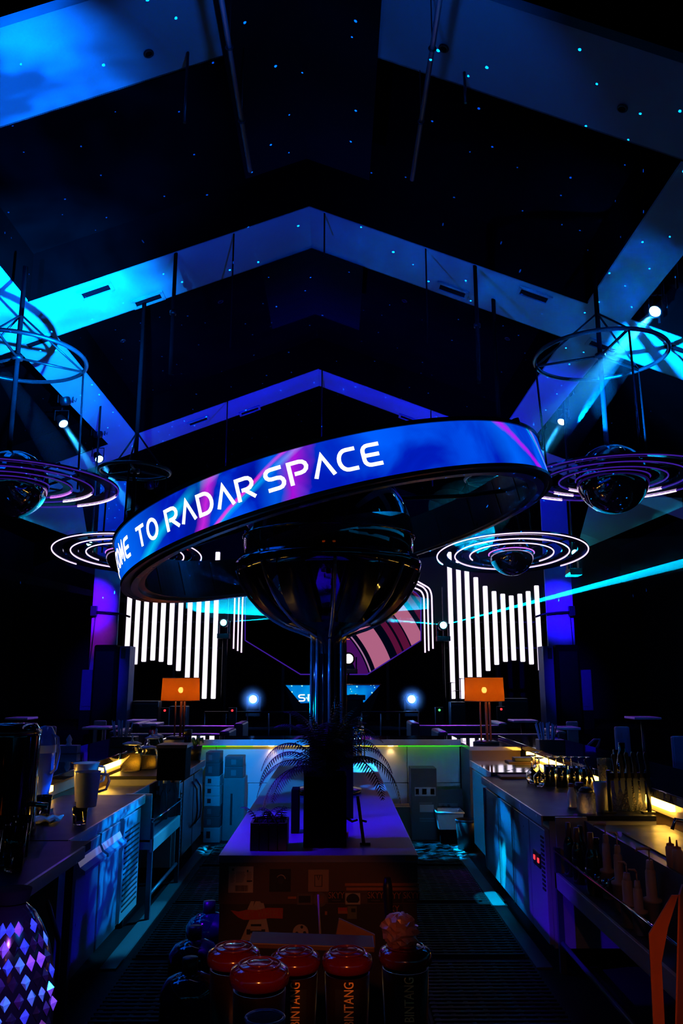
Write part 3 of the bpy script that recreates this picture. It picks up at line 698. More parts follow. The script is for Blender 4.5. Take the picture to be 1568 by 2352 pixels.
def bar_chair(px, py, wpx, Y, lab, s=1):
    c = atY(px, py, Y); w_ = wpx / FPX * Y; x = c.x
    th = thing('bar_chair', lab, 'chair', (x, Y, 0), 0, 'upholstered chairs beyond the bar')
    zs = c.z - .42
    MB().box(x - w_ / 2, x + w_ / 2, Y, Y + .06, zs + .02, c.z).build('backrest', chair_m, th, bevel=.02)
    MB().box(x - w_ / 2, x + w_ / 2, Y, Y + .42, zs - .06, zs).build('seat', chair_m, th, bevel=.02)
    for dx in (-1, 1):
        for dy in (.03, .38): MB().cyl((x + dx * (w_ / 2 - .03), Y + dy, 0), (x + dx * (w_ / 2 - .03), Y + dy, zs - .06), .016, n=8).build('leg', black_metal, th)
for a in ((1314, 1657, 26, 13.5, 'small upholstered chair back, far right lounge'), (1429, 1669, 33, 9.6, 'tall upholstered bar chair right of the tall glassware'), (1560, 1691, 34, 9.0, 'upholstered bar chair at right edge of the picture'),
          (229, 1655, 28, 13.5, 'small upholstered chair back, far left lounge'), (112, 1668, 30, 10.0, 'upholstered bar chair behind the clear plastic jug')):
    bar_chair(*a)
lamp('SPOT', 'lounge_violet', (-2.5, 16.5, 4.8), 650, (.32, .02, 1), (-3.6, 13.0, .8), 60, .6, .1)
lamp('SPOT', 'lounge_violet', (2.5, 16.5, 4.8), 650, (.32, .02, 1), (3.6, 13.0, .8), 60, .6, .1)
lamp('SPOT', 'chair_blue_right', (3.0, 5.0, 4.5), 90, (.01, .08, 1), (3.9, 9.6, 1.2), 30, .6, .05)
lamp('SPOT', 'sofa_blue_end', (0, 9.0, 3.6), 60, (0, .1, 1), (0, 12.5, .8), 60, .6, .05)


# ================================================================== LED RING + PLANET SCULPTURE
RC = Vector((.0373, 6.5, 2.85)); RR = 1.7634; RH = .348; RPIT = -.02296; RROLL = -.24521
ring = thing('display_ring', 'huge tilted circular blue display ring reading WELCOME TO RADAR SPACE around the black globe', 'display', RC)
ring.rotation_euler = (RPIT, RROLL, 0)
def rp(deg, h, r): a = math.radians(deg); return Vector((r * math.sin(a), -r * math.cos(a), h))
nseg = 144
vs = [rp(360 * i / nseg, h, RR) for h in (.018, RH - .018) for i in range(nseg)]
me = bpy.data.meshes.new('screen_band'); me.from_pydata([tuple(v) for v in vs], [], [(i, (i + 1) % nseg, nseg + (i + 1) % nseg, nseg + i) for i in range(nseg)])
rm = bpy.data.materials.new('ring_screen_image'); rm.use_nodes = True; nt = rm.node_tree; N = nt.nodes; L = nt.links
N.remove(N['Principled BSDF']); tc = N.new('ShaderNodeTexCoord')
sx = N.new('ShaderNodeSeparateXYZ'); L.new(tc.outputs['Object'], sx.inputs[0])
def M_(op, a, b=None, c=None):
    n = N.new('ShaderNodeMath'); n.operation = op
    for i, q in enumerate((a, b, c)):
        if q is None: continue
        if isinstance(q, (int, float)): n.inputs[i].default_value = q
        else: L.new(q, n.inputs[i])
    return n.outputs[0]
neg = M_('MULTIPLY', sx.outputs[1], -1); ang = M_('ARCTAN2', sx.outputs[0], neg)          # 0 toward the bar, + to the right
deg = M_('MULTIPLY', ang, 57.2958); hh_ = M_('DIVIDE', sx.outputs[2], RH)
nz = N.new('ShaderNodeTexNoise'); nz.inputs['Scale'].default_value = 1.6; nz.inputs['Detail'].default_value = 5; nz.inputs['Distortion'].default_value = .5; L.new(tc.outputs['Object'], nz.inputs['Vector'])
nz2 = N.new('ShaderNodeTexNoise'); nz2.inputs['Scale'].default_value = 5; nz2.inputs['Detail'].default_value = 3; L.new(tc.outputs['Object'], nz2.inputs['Vector'])
wob = M_('MULTIPLY', M_('SUBTRACT', nz2.outputs[0], .5), 7)
base = N.new('ShaderNodeValToRGB'); e = base.color_ramp.elements
e[0].position = .34; e[0].color = (0, .004, .30, 1); e[1].position = .68; e[1].color = (0, .11, 1, 1)
k = e.new(.48); k.color = (.0, .012, .5, 1)
L.new(nz.outputs[0], base.inputs[0])
col = base.outputs[0]
def mixc(fac, c):
    global col
    n = N.new('ShaderNodeMix'); n.data_type = 'RGBA'; L.new(fac, n.inputs[0]); L.new(col, n.inputs[6]); n.inputs[7].default_value = (*c, 1); col = n.outputs[2]
def band(center, slope, width, c, amt=1.0, rip=1.0):
    # streak of light across the picture: angle = center + slope*height
    d = M_('SUBTRACT', M_('SUBTRACT', deg, center), M_('MULTIPLY', hh_, slope)); d = M_('ADD', d, M_('MULTIPLY', wob, rip)); d = M_('ABSOLUTE', d)
    f = M_('SUBTRACT', 1.0, M_('DIVIDE', d, width)); f = M_('MAXIMUM', f, 0.0); f = M_('MULTIPLY', f, amt); mixc(f, c)
band(-62, 0, 22, (0, .16, 1), .9, .3)          # bright left end
band(-52, 26, 4.5, (0, .55, .95), .9, .4)      # cyan streak
band(-33, 4, 5, (.0, .01, .35), .9, .5)        # darker blue area
band(-31, 5, 2.2, (.8, .02, .85), .7, .5)
band(-27, 22, 2.0, (0, .42, 1), .8, .3)
band(-28, 20, 1.1, (1, .02, .75), .9, .2)      # magenta streak
band(-9.5, 3.5, 3.4, (.7, .0, .85), .55, .7)   # magenta cloud above S
band(-14, 3, 4, (0, .16, 1), .6, .5)
band(26, 0, 16, (0, .012, .5), .55, .6)
band(48, -6, 9, (0, .14, 1), .8, .8)
band(60, -18, 2.4, (.55, .0, 1), .9, .6)
band(70, -10, 2.0, (.3, .3, 1), .8, .3)
band(69, -12, .9, (0, .6, .8), .9, .3)
# pixel rows of the LED modules
rows = M_('SINE', M_('MULTIPLY', hh_, 180)); rows2 = M_('SINE', M_('MULTIPLY', deg, 26)); pr = M_('ADD', .88, M_('MULTIPLY', M_('MULTIPLY', rows, rows2), .16))
em = N.new('ShaderNodeEmission'); L.new(col, em.inputs[0]); L.new(M_('MULTIPLY', pr, 1.15), em.inputs[1]); L.new(em.outputs[0], N['Material Output'].inputs[0])
me.materials.append(rm); me.update(); o = link(bpy.data.objects.new('screen_band', me)); o.parent = ring
ring_frame = mat('ring_casing', (.012, .012, .02), .3, metal=.3, var=.2, vs=4)
def rband(name, r0, r1, h0, h1, m):
    pr_ = [(r0, h0), (r1, h0), (r1, h1), (r0, h1), (r0, h0)]
    return MB().lathe(pr_, n=144, sm=False).build(name, m, ring, local=True)
rband('inner_casing', RR - .17, RR - .01, .0, RH, ring_frame)
rband('bottom_rim', RR - .02, RR + .012, -.006, .02, ring_frame); rband('top_rim', RR - .02, RR + .012, RH - .02, RH + .008, ring_frame)
rband('underside_channel', RR - .115, RR - .06, -.02, .0, mat('ring_channel', (.1, .12, .2), .25, metal=.6, var=.1, vs=5))
for k in range(24):                                     # casing module joints
    a = k * 15 + 4
    MB().prism([rp(a, .02, RR - .175), rp(a + .25, .02, RR - .175), rp(a + .25, RH - .02, RR - .175), rp(a, RH - .02, RR - .175)], rp(a, 0, .01)).build('casing_joint', black_metal, ring, local=True)
def letter(ch, a0, a1):
    y0, hgt = .112, .128
    f = lambda u, v, d: rp(a0 + (a1 - a0) * u / .82, y0 + v * hgt, RR + .004 + d)
    MB().strokes(GL[ch], .19, f, .004).build('letter', text_white, ring, local=True)
def word(s_, a, adv, gap): 
    for ch in s_:
        letter(ch, a, a + adv - gap * 1.45); a += adv
word('WELCOME', -89.0, 4.75, 1.0); word('TO', -51.9, 5.1, 1.1); word('RADAR', -39.7, 4.85, 1.0); word('SPACE', -13.9, 5.05, 1.0)
# brackets from ring to globe
for a in (15, 105, 195, 285):
    MB().tube([rp(a, .2, RR - .16), rp(a, .22, 1.2), rp(a, .3, .62)], .02, 8).build('spoke', black_metal, ring, local=True)
for a in (62, 298, 180):
    o = MB().cyl(rp(a, RH, RR - .09), rp(a, RH, RR - .09) + Vector((.95 * math.sin(RROLL) * 0, 0, .12)), .03).build('hanger_lug', black_metal, ring, local=True)

PC = Vector(atY(755, 1243, 6.5)); PR = .70
col_ = thing('globe_column', 'glossy black globe cradled on a fluted black column rising from the island', 'sculpture', (PC.x, 6.5, .9))
MB().lathe([(PR * math.sin(PI * i / 40), -PR * math.cos(PI * i / 40)) for i in range(41)], PC, 64).build('globe', mirror_black, col_)
eq = MB().torus(PC + Vector((0, 0, .02)), PR + .004, .008, 72, 6).build('globe_seam', gloss_black, col_)
# cradle: lip ring, lower ring, petals, ribs running down the column
zl = PC.z - .20; zb = PC.z - .62
def crad(t):   # profile of cradle, t 0 at lip .. 1 at column
    a = math.radians(-17 - t * 62); r = (PR + .035) * math.cos(a); z = PC.z + (PR + .05) * math.sin(a); return r, z
MB().lathe([(PR - .0, zl + .02), (PR + .035, zl + .05), (PR + .06, zl), (PR + .04, zl - .07), (PR - .03, zl - .05)], (PC.x, 6.5, 0), 64).build('cradle_lip', gloss_black, col_)
rr_, zz_ = crad(.72)
MB().lathe([(rr_ + .03, zz_ + .04), (rr_ + .02, zz_ - .02), (.17, zz_ - .08), (.13, zz_ - .18), (.125, zz_ - .26)], (PC.x, 6.5, 0), 48).build('cradle_bowl', column_m, col_)
for k in range(8):                                       # broad petals between open windows
    a = math.radians(22.5 + k * 45); da = math.radians(8.5)
    P = []
    for i in range(9):
        t = i / 8 * .76; r, z = crad(t); wd = 1 + .0 * t
        P.append((r, z, da * (1.0 + .9 * t)))
    vs = []; 
    for r, z, d in P:
        for s_ in (-1, 1):
            for q in (0, .05): vs.append((PC.x + (r + q) * math.cos(a + s_ * d), 6.5 + (r + q) * math.sin(a + s_ * d), z - q * .3))
    fs = []
    for i in range(8):
        b_ = i * 4; c_ = b_ + 4
        fs += [(b_, b_ + 2, c_ + 2, c_), (b_ + 1, c_ + 1, c_ + 3, b_ + 3), (b_, c_, c_ + 1, b_ + 1), (b_ + 2, b_ + 3, c_ + 3, c_ + 2)]
    MB().add(vs, fs, True).build('petal', petal_m, col_)
for k in range(8):                                       # lacquered ribs: up the column then flaring out under the globe
    a = math.radians(k * 45 + 4)
    pts = [Vector((PC.x + .135 * math.cos(a), 6.5 + .135 * math.sin(a), z)) for z in (.9, 1.3, 1.7, 2.0, 2.09)]
    for t in (.93, .86, .78, .66, .5, .33, .15, .02):
        r, z = crad(t); r += .055; r = max(r, .15)
        pts.append(Vector((PC.x + r * math.cos(a), 6.5 + r * math.sin(a), z - .02)))
    MB().tube(pts, .013, 8).build('rib', rib_m, col_)
MB().lathe([(.122, .9), (.122, 2.12)], (PC.x, 6.5, 0), 32).build('shaft', duct_black, col_)
for k in range(8):
    a = math.radians(k * 45 + 26.5)
    MB().cyl((PC.x + .118 * math.cos(a), 6.5 + .118 * math.sin(a), .9), (PC.x + .118 * math.cos(a), 6.5 + .118 * math.sin(a), 2.1), .012, n=8).build('flute', column_m, col_)
MB().lathe([(.0, .9), (.26, .9), (.26, .93), (.15, .95), (.13, 1.0)], (PC.x, 6.5, 0), 36).build('base_plate', column_m, col_)

# ================================================================== RINGED PLANETS
ufo_m = mat('planet_ring_lacquer', (.06, .07, .16), .12, metal=.5, coat=.6, var=.2, vs=3)
def planet(px, py, Y, R, dome, lab, bright, tiltx=0, tilty=0, gaps=None):
    c = atY(px, py, Y)
    th = thing('ringed_planet_lamp', lab, 'hanging lamp', c); th.rotation_euler = (tiltx, tilty, 0)
    b = MB
    for i, (r0, r1) in enumerate(((.86, 1.0), (.66, .76), (.47, .56))):
        r0 *= R; r1 *= R
        b().lathe([(r0, 0), (r1, -.012), (r1, .012), (r0, .03), (r0, 0)], n=72, sm=False).build('ring_disc', ufo_m, th, local=True)
        mt = (neon_white if bright else neon_violet)
        b().torus((0, 0, -.016), r1 - .01, .0085, 90, 6, *( (math.radians(150), math.radians(395)) if bright and i != 1 else (0, 2 * PI))).build('neon_tube', mt if not (bright and i == 2) else neon_white, th, local=True)
        if not bright:
            b().torus((0, 0, -.02), r1 - .01, .012, 30, 6, math.radians(106), math.radians(128)).build('neon_tube', neon_white, th, local=True)
            b().torus((0, 0, -.02), r1 - .01, .012, 30, 6, math.radians(28), math.radians(70)).build('neon_tube', neon_white if i < 2 else neon_pink, th, local=True)
    rd = dome * R
    b().lathe([(rd * math.sin(PI * i / 32), -rd * math.cos(PI * i / 32)) for i in range(33)], (0, 0, 0), 48).build('globe', mirror_black if bright else mirror_black, th, local=True)
    b().torus((0, 0, .0), rd + .006, .007, 64, 6).build('globe_band', neon_pink if bright else neon_violet, th, local=True)
    for k in range(4):
        a = PI / 4 + k * PI / 2
        b().tube([(rd * .95 * math.cos(a), rd * .95 * math.sin(a), .03), (R * .97 * math.cos(a), R * .97 * math.sin(a), .03)], .014, 6).build('arm', black_metal, th, local=True)
    return c
u1 = planet(1406, 1100, 10.0, 1.22, .375, 'nearest right hanging planet lamp with black globe and dark rings', False)
u2 = planet(1174, 1272, 11.6, 1.10, .295, 'far right hanging planet lamp with bright white neon rings', True, math.radians(-7), 0)
u3 = planet(28, 1112, 10.0, 1.33, .335, 'nearest left hanging planet lamp cut by the picture edge', False)
u4 = planet(294, 1272, 11.9, 1.10, .295, 'far left hanging planet lamp half hidden behind the display ring', True, math.radians(-7), 0)
def hoop(px, py, Y, R, u, lab):
    c = atY(px, py, Y); th = thing('hanging_frame', lab, 'frame', c)
    MB().torus(c, R, .028, 64, 8).build('hoop', black_metal, th)
    MB().cyl((c.x, c.y, u.z + .25), (c.x, c.y, roofz(c.x) + .02), .032).build('post', duct_black, th)
    MB().lathe([(.03, .03), (.07, .03), (.07, -.03), (.03, -.03)], c, 16).build('hub', black_metal, th)
    for k in range(3):
        a = math.radians(35 + k * 120); e_ = Vector((math.cos(a), math.sin(a), 0))
        MB().cyl(c, c + e_ * R, .018, n=8).build('spoke', black_metal, th)
        e2 = Vector((math.cos(a + 1), math.sin(a + 1), 0))
        MB().cyl(c + e_ * R, (u.x + e_.x * R * .95, u.y + e_.y * R * .95, u.z + .05), .014, n=8).build('drop_rod', duct_black, th)
        MB().cyl(c + e_ * R, (c.x, c.y, c.z + .62), .014, n=8).build('stay', black_metal, th)
    return c
hoop(1378, 818, 10.0, .86, u1, 'circular black hanging frame crossed by spokes above the near right planet')
hoop(40, 822, 10.0, .88, u3, 'circular black hanging frame crossed by spokes above the near left planet')
hoop(310, 1082, 11.9, .53, u4, 'small circular black hanging frame above the far left planet')
hoop(1150, 1098, 11.6, .53, u2, 'small circular black hanging frame above the far right planet')

# ================================================================== PAR LIGHTS AND RAILS
def par(px, py, X, lab, target_px, tY, e, size):
    c = atX(px, py, X); t = atY(*target_px, tY)
    th = thing('spotlight', lab, 'spotlight', c)
    R = (t - c).to_track_quat('-Z', 'Y').to_matrix(); R3 = R
    MB().lathe([(0, .26), (.06, .26), (.085, .2), (.1, .03), (.1, 0), (.085, 0), (.085, .02)], c, 20, R=R3).build('can', black_metal, th)
    MB().lathe([(0, .018), (.085, .02)], c, 20, R=R3).build('lens', lens_cyan, th)
    q = c + R3 @ Vector((0, 0, .13))
    MB().tube([q + Vector((-.13, 0, 0)), q + Vector((-.13, 0, .2)), q + Vector((.13, 0, .2)), q + Vector((.13, 0, 0))], .012, 6).build('yoke', black_metal, th)
    MB().cyl(q + Vector((0, 0, .2)), (q.x, q.y, roofz(q.x) + .02), .018, n=8).build('drop_rod', duct_black, th)
    lamp('SPOT', 'beam_lamp', c + R3 @ Vector((0, 0, -.02)), e, (.02, .42, 1), t, size, .25, .03)
    return c, t
BEAMS = []
for a in ((1503, 716, 4.6, 'lit spotlight high on the right over the circular frame', (1120, 1130), 8.6, 12000, 8), (1289, 970, 4.6, 'lit spotlight on the right just above the display ring', (1190, 1130), 14.6, 9000, 6),
          (146, 974, -5.2, 'lit spotlight on the left above the ringed planet', (240, 1120), 13.6, 9000, 6), (228, 1055, -5.2, 'lit spotlight on the left behind the planet rings', (330, 1220), 15.0, 9000, 6)):
    BEAMS.append(par(*a) + (a[6] if False else a[7],))
# unlit moving heads clamped along the side bands
def deadhead(px, py, X, lab):
    c = atX(px, py, X); th = thing('dark_spotlight', lab, 'spotlight', c)
    MB().lathe([(0, .2), (.08, .18), (.11, .02), (.09, -.04), (0, -.04)], c, 16, R=Matrix.Rotation(.5, 3, 'X')).build('can', black_metal, th)
    MB().tube([c + Vector((-.14, 0, 0)), c + Vector((-.14, 0, .22)), c + Vector((.14, 0, .22)), c + Vector((.14, 0, 0))], .015, 6).build('yoke', black_metal, th)
    MB().tube([c + Vector((0, 0, .22)), c + Vector((.05, .04, .35)), (c.x, c.y, roofz(c.x) + .02)], .02, 6).build('clamp', black_metal, th)
    MB().tube([c + Vector((.02, 0, .2)), c + Vector((.16, .1, .05)), c + Vector((.2, .12, .3)), c + Vector((.1, .1, .5))], .008, 6).build('cable', black_plastic, th)
for a in ((1545, 560, 4.55, 'dark unlit spotlight cluster at upper right edge'), (1516, 630, 4.6, 'dark unlit spotlight just above the lit right one'), (1302, 905, 4.6, 'dark unlit spotlight on the right above the lit one'),
          (1240, 985, 4.5, 'dark unlit spotlight beside the top of the display ring'), (150, 925, -5.1, 'dark unlit spotlight on the left side band, outer'), (225, 1000, -5.1, 'dark unlit spotlight on the left side band, inner'), (345, 1120, -5.0, 'dark unlit spotlight under the small left hanging frame')):
    deadhead(*a)
# chain on right
c0 = atX(1500, 500, 4.5); c1 = atX(1435, 690, 4.2); th = thing('chain', 'hanging steel chain beside the upper right spotlights', 'chain', c0)
mb = MB()
for k in range(22):
    p = c0.lerp(c1, k / 21) ; d_ = (c1 - c0).normalized(); q = d_.to_track_quat('X', 'Z').to_matrix() @ Matrix.Rotation(PI / 2 * (k % 2), 3, 'X') @ Matrix.Diagonal((1.5, 1, 1))
    mb.torus(p, .028, .008, 12, 5, M=q)
mb.build('links', black_metal, th)['kind'] = 'stuff'

# ================================================================== BAR
CT = .9; BT = 1.06; BU = 1.0
def bar_side(s, lab):
    xi = s * 2.08; xo = s * 2.75
    y1 = 10.55
    th = thing('bar_counter', lab, 'bar', (xi, 6, 0))
    MB().box(xi, xo, .5, y1, BU, BT).build('bar_top', bar_top, th, bevel=.006)
    MB().box(xi + s * .08, xo - s * .25, .5, y1, .05, BU).build('bar_body', brown_panel, th)
    MB().box(xi + s * .055, xi + s * .08, .5, y1, CT, BU).build('splashback', mat('pale_splashback', (.55, .45, .35), .3, var=.1, vs=5), th)
    return th
bl = bar_side(-1, 'long left bar counter with glossy top lit by yellow strip underneath')
br = bar_side(1, 'long right bar counter with glossy top lit by yellow strip underneath')
def strip(th, s, y0, y1, z0=.945, z1=.985, m=led_warm):
    MB().box(s * 2.1, s * 2.13, y0, y1, z0, z1).build('led_strip', m, th)
strip(bl, -1, 4.9, 5.35); strip(bl, -1, 6.0, 6.25); strip(bl, -1, 7.1, 8.95)
strip(br, 1, 5.25, 5.75); strip(br, 1, 6.2, 7.4); strip(br, 1, 7.5, 9.1)
strip(br, 1, 3.2, 4.6, m=mat('dim_amber_strip', (.02, .02, .02), .6, emit=(1, .2, .02), es=.5))
# back bar
bb = thing('back_bar', 'low back bar with pale tiled panels under a steel edged top', 'bar', (0, 9.9, 0))
MB().box(-2.07, 1.495, 9.84, 10.55, BU, BT).build('bar_top', bar_top, bb, bevel=.006)
MB().box(-2.07, 1.495, 9.82, 9.84, BU - .005, BT + .003).build('edge_strip', edge_steel, bb)
MB().box(-2.07, 1.49, 9.93, 10.4, .0, BU).build('bar_body', black_wall, bb)
xs = [-2.06, -1.42, -.62, .12, .86, 1.49]
for i in range(5):
    for z0, z1 in ((.02, .56), (.566, .995)):
        MB().box(xs[i] + .003, xs[i + 1] - .003, 9.9, 9.93, z0, z1).build('panel', white_panel, bb, bevel=.002)
for x0, x1, m in ((-1.6, -1.3, led_green), (-1.3, -.98, led_yellow), (-.98, -.3, led_wb), (.1, .45, led_yellow), (.45, .75, led_wb), (.75, 1.5, led_green)):
    MB().box(x0, x1, 9.87, 9.885, .982, .996).build('led_strip', m, bb)
for x, lab in ((-.76, 'l'), (.66, 'r')):
    MB().cyl((x, 9.86, .985), (x, 9.86, .999), .035).build('puck_light', bulb_m, bb)
    lamp('SPOT', 'puck_beam', (x, 9.86, .98), 2, (1, .55, .2), (x, 9.9, .6), 110, .7, .02)
lamp('AREA', 'green_wash_left', (-1.28, 9.8, .985), .1, (.35, 1, 0), (-1.28, 9.9, .75), sx=.7, sy=.03)
lamp('AREA', 'green_wash_right', (1.1, 9.8, .985), .08, (.06, 1, .02), (1.1, 9.9, .75), sx=.85, sy=.03)
# right corner section with brown front
cs = thing('corner_bar', 'corner bar section with pale top and brown front under the right lamp', 'bar', (1.8, 9.4, 0))
MB().box(1.50, 2.075, 9.22, 10.55, .985, 1.03).build('bar_top', mat('pale_top', (.3, .26, .32), .05, coat=1, var=.1, vs=4), cs, bevel=.005)
MB().box(1.53, 2.075, 9.27, 9.84, 0, .985).build('front_panel', brown_panel, cs)
MB().box(1.5, 1.53, 9.27, 9.9, 0, .985).build('side_panel', carton_grey, cs)

# work counters ----------------------------------------------------
def counter(name, lab, s, y0, y1, xf, doors, top=counter_top_m, body=steel, th_=.06, deep=2.06, kick=.12, front_m=None, cat='counter', CT=.9):
    th = thing(name, lab, cat, (s * (xf + .3), (y0 + y1) / 2, 0))
    MB().box(s * (xf + .012), s * deep, y0, y1, CT - .03, CT).build('worktop', top, th)
    MB().box(s * xf, s * (xf + .012), y0, y1, CT - th_, CT + .002).build('top_edge', edge_steel, th)
    MB().box(s * (xf + .05), s * deep, y0 + .005, y1 - .005, kick, CT - .03).build('carcass', body, th)
    for k in range(4):
        MB().cyl((s * (xf + .12 + .5 * (k % 2)), (y0 + .1, y1 - .1)[k // 2], 0), (s * (xf + .12 + .5 * (k % 2)), (y0 + .1, y1 - .1)[k // 2], kick), .025, n=10).build('foot', black_plastic, th)
    for d in doors:
        a, b = d[0], d[1]; z0 = kick + .02; z1 = CT - th_ - .025
        o = MB().box(s * (xf + .018), s * (xf + .05), a + .008, b - .008, z0, z1).build('door' if d[2] != 'panel' else 'control_panel', front_m or steel, th, bevel=.004)
        if d[2] == 'bin':
            MB().prism([(s * xf, a + .012, z1 - .10), (s * (xf - .03), a + .012, z1 - .12), (s * (xf - .03), a + .012, z1 - .14), (s * (xf + .02), a + .012, z1 - .14), (s * (xf + .02), a + .012, z1 - .06)], (0, b - a - .024, 0)).build('handle_lip', edge_steel, o)
        if d[2] == 'handle':
            ym = b - .1 if d[3] > 0 else a + .1
            MB().tube([(s * (xf + .018), ym, z0 + .18), (s * (xf - .035), ym + .01, z0 + .25), (s * (xf - .045), ym + .015, (z0 + z1) / 2), (s * (xf - .035), ym + .01, z1 - .13), (s * (xf + .018), ym, z1 - .06)], .011, 8).build('handle', chrome, o)
        if d[2] == 'edge':
            MB().box(s * (xf + .002), s * (xf + .03), b - .05, b - .028, z0, z1).build('handle', chrome, o)
        if d[2] == 'panel':
            MB().box(s * (xf + .008), s * (xf + .02), (a + b) / 2 - .09, (a + b) / 2 + .09, z1 - .26, z1 - .17).build('display', black_plastic, o, bevel=.003)
            for q, mm in ((-.055, red_led), (.05, red_led)):
                MB().box(s * (xf + .004), s * (xf + .009), (a + b) / 2 + q - .016, (a + b) / 2 + q + .016, z1 - .228, z1 - .2).build('indicator', mm, o)
            for k in range(13):
                MB().box(s * (xf + .012), s * (xf + .02), a + .03, a + .1, z1 - .06 - k * .026, z1 - .048 - k * .026).build('vent_slot', print_black, o)
        if d[2] == 'vent':
            for k in range(16):
                MB().obox((s * (xf + .016), (a + b) / 2, z1 - .1 - k * .034), (.006, b - a - .1, .010), (0, 0, 0)).build('vent_slot', print_black, o)
    return th
counter('undercounter_fridge', 'steel undercounter fridge with three doors and red display on the right', 1, 5.39, 7.53, 1.32,
        [(5.39, 5.82, 'panel'), (5.82, 6.36, 'edge'), (6.38, 6.86, 'edge'), (6.9, 7.5, 'edge')], cat='fridge')
counter('corner_cabinet', 'plain steel cabinet with shiny folded top behind the right fridge', 1, 7.6, 8.7, 1.41, [(7.62, 8.68, 'plain')], top=chrome, kick=.1, cat='cabinet', CT=.93)
counter('ice_bin_counter', 'steel ice bin counter with dark top and two tilt bins on the left', -1, 4.62, 6.38, 1.44,
        [(4.82, 5.28, 'bin'), (5.3, 5.76, 'bin'), (5.84, 6.34, 'vent')])
counter('undercounter_fridge', 'steel undercounter fridge with curved door handles at left beside the cartons', -1, 7.6, 9.1, 1.42,
        [(7.62, 7.92, 'vent'), (7.95, 8.5, 'handle', 1), (8.52, 9.08, 'handle', -1)], top=black_plastic, cat='fridge')
# near left counter: dark shelf with steel edge
nl_ = thing('sink_counter', 'dark near left counter with steel front edge and open space beneath', 'counter', (-1.7, 3, 0))
MB().box(-2.08, -1.32, 1.2, 4.6, .86, .9).build('worktop', counter_top_m, nl_)
MB().box(-1.32, -1.305, 1.2, 4.45, .845, .902).build('top_edge', edge_steel, nl_)
MB().box(-2.08, -1.8, 1.2, 4.6, 0, .86).build('back_panel', black_wall, nl_)
for y in (1.3, 4.45): MB().box(-1.40, -1.36, y, y + .04, 0, .86).build('leg', steel_dull, nl_)
MB().tube([(-1.5, 4.5, .62), (-1.42, 4.3, .64), (-1.40, 4.42, .45), (-1.4, 4.42, .2)], .012, 8).build('hose', steel_dull, nl_)
# bottle stations
def station(s, y0, y1, lab, leaf=True):
    th = thing('bottle_station', lab, 'bottle rack', (s * 1.6, (y0 + y1) / 2, 0)); xf = 1.38
    MB().box(s * xf, s * (xf + .02), y0, y1, .48, .575).build('front_panel', steel, th, bevel=.003)
    MB().box(s * (xf + .02), s * (xf + .20), y0, y1, .555, .57).build('rack_floor', steel_dull, th)
    MB().box(s * (xf + .20), s * (xf + .215), y0, y1, .5, .88).build('back_panel', steel_dull, th)
    MB().cyl((s * (xf + .005), y0, .70), (s * (xf + .005), y1, .70), .008, n=8).build('front_rail', chrome, th)
    MB().cyl((s * (xf + .02), y0, .17), (s * (xf + .02), y1, .17), .014, n=8).build('foot_rail', steel_dull, th)
    for y in (y0 + .02, y1 - .02): MB().box(s * xf, s * (xf + .035), y - .018, y + .018, 0, .72).build('leg', steel_dull, th)
    MB().box(s * (xf + .22), s * 2.08, y0, y1, .3, .82).build('well', black_metal, th)
    for y in (y0, y1 - .02): MB().box(s * (xf + .02), s * (xf + .22), y, y + .02, .5, .9).build('side_panel', steel, th)
    return th
station(-1, 6.42, 7.56, 'steel bottle rack with bright front rail between left counter and fridge')
station(1, 2.2, 5.36, 'long steel bottle rack with thin front rail on the near right')
MB_s = thing('sink_unit', 'dark right sink unit with steel rim beyond the pump bottles', 'sink', (1.9, 4, 0))
MB().box(1.62, 2.08, 2.2, 5.3, .835, .86).build('rim', mat('dark_steel_rim', (.04, .04, .05), .4, metal=.3, spec=.2, var=.2, vs=8), MB_s); MB().box(1.7, 2.0, 4.2, 5.0, .862, .868).build('basin', black_metal, MB_s)
MB().tube([(1.95, 4.5, .86), (1.95, 4.5, 1.0), (1.8, 4.45, 1.03), (1.78, 4.45, .98)], .01, 8).build('tap', chrome, MB_s)

# ---------------------------------------------------------------- island
IX0, IX1, IY0, IY1 = -.578, .414, 4.23, 9.28
isl = thing('bar_island', 'long bar island with worn blue lit top and stickered front', 'island', (-.08, 6.7, 0))
bw = MB()
nb = 11
for k in range(nb):
    x0 = IX0 + (IX1 - IX0) * k / nb; x1 = IX0 + (IX1 - IX0) * (k + 1) / nb
    pass
MB().box(IX0, IX1, IY0, IY1, .865, .9).build('island_top', wood_island, isl, bevel=.003)
MB().box(IX0 + .01, IX1 - .01, IY0 + .012, IY1 - .01, 0, .865).build('carcass', mat('island_black', (.015, .013, .013), .5, var=.3, vs=6), isl)
MB().box(IX0 + .005, IX1 - .005, IY0 + .002, IY0 + .012, .675, .865).build('front_board', mat('front_board_brown', (.055, .03, .022), .6, var=.3, vs=10), isl)
lamp_or = 0
def on_front(px, py): 
    p = atY(px, py, IY0 - .0); return p
def sticker(px0, py0, px1, py1, m, lab, cat='sticker', name='sticker', build=None, bev=0):
    a = on_front(px0, py1); b = on_front(px1, py0)
    th = thing(name, lab, cat, ((a.x + b.x) / 2, IY0 - .001, (a.z + b.z) / 2))
    MB().box(a.x, b.x, IY0 - .0035, IY0 + .0015, a.z, b.z).build('backing', m, th, bevel=bev)
    return th, a, b
th, a, b = sticker(524, 1990, 582, 2050, paper, 'white shipping label with barcode at upper left of the island front', 'label', 'shipping_label')
W_ = b.x - a.x; Hh = b.z - a.z
def blk(u0, u1, v0, v1, m=print_black): return MB().box(a.x + u0 * W_, a.x + u1 * W_, IY0 - .0045, IY0 - .0034, a.z + v0 * Hh, a.z + v1 * Hh)
random.seed(3); g = MB(); u = .28
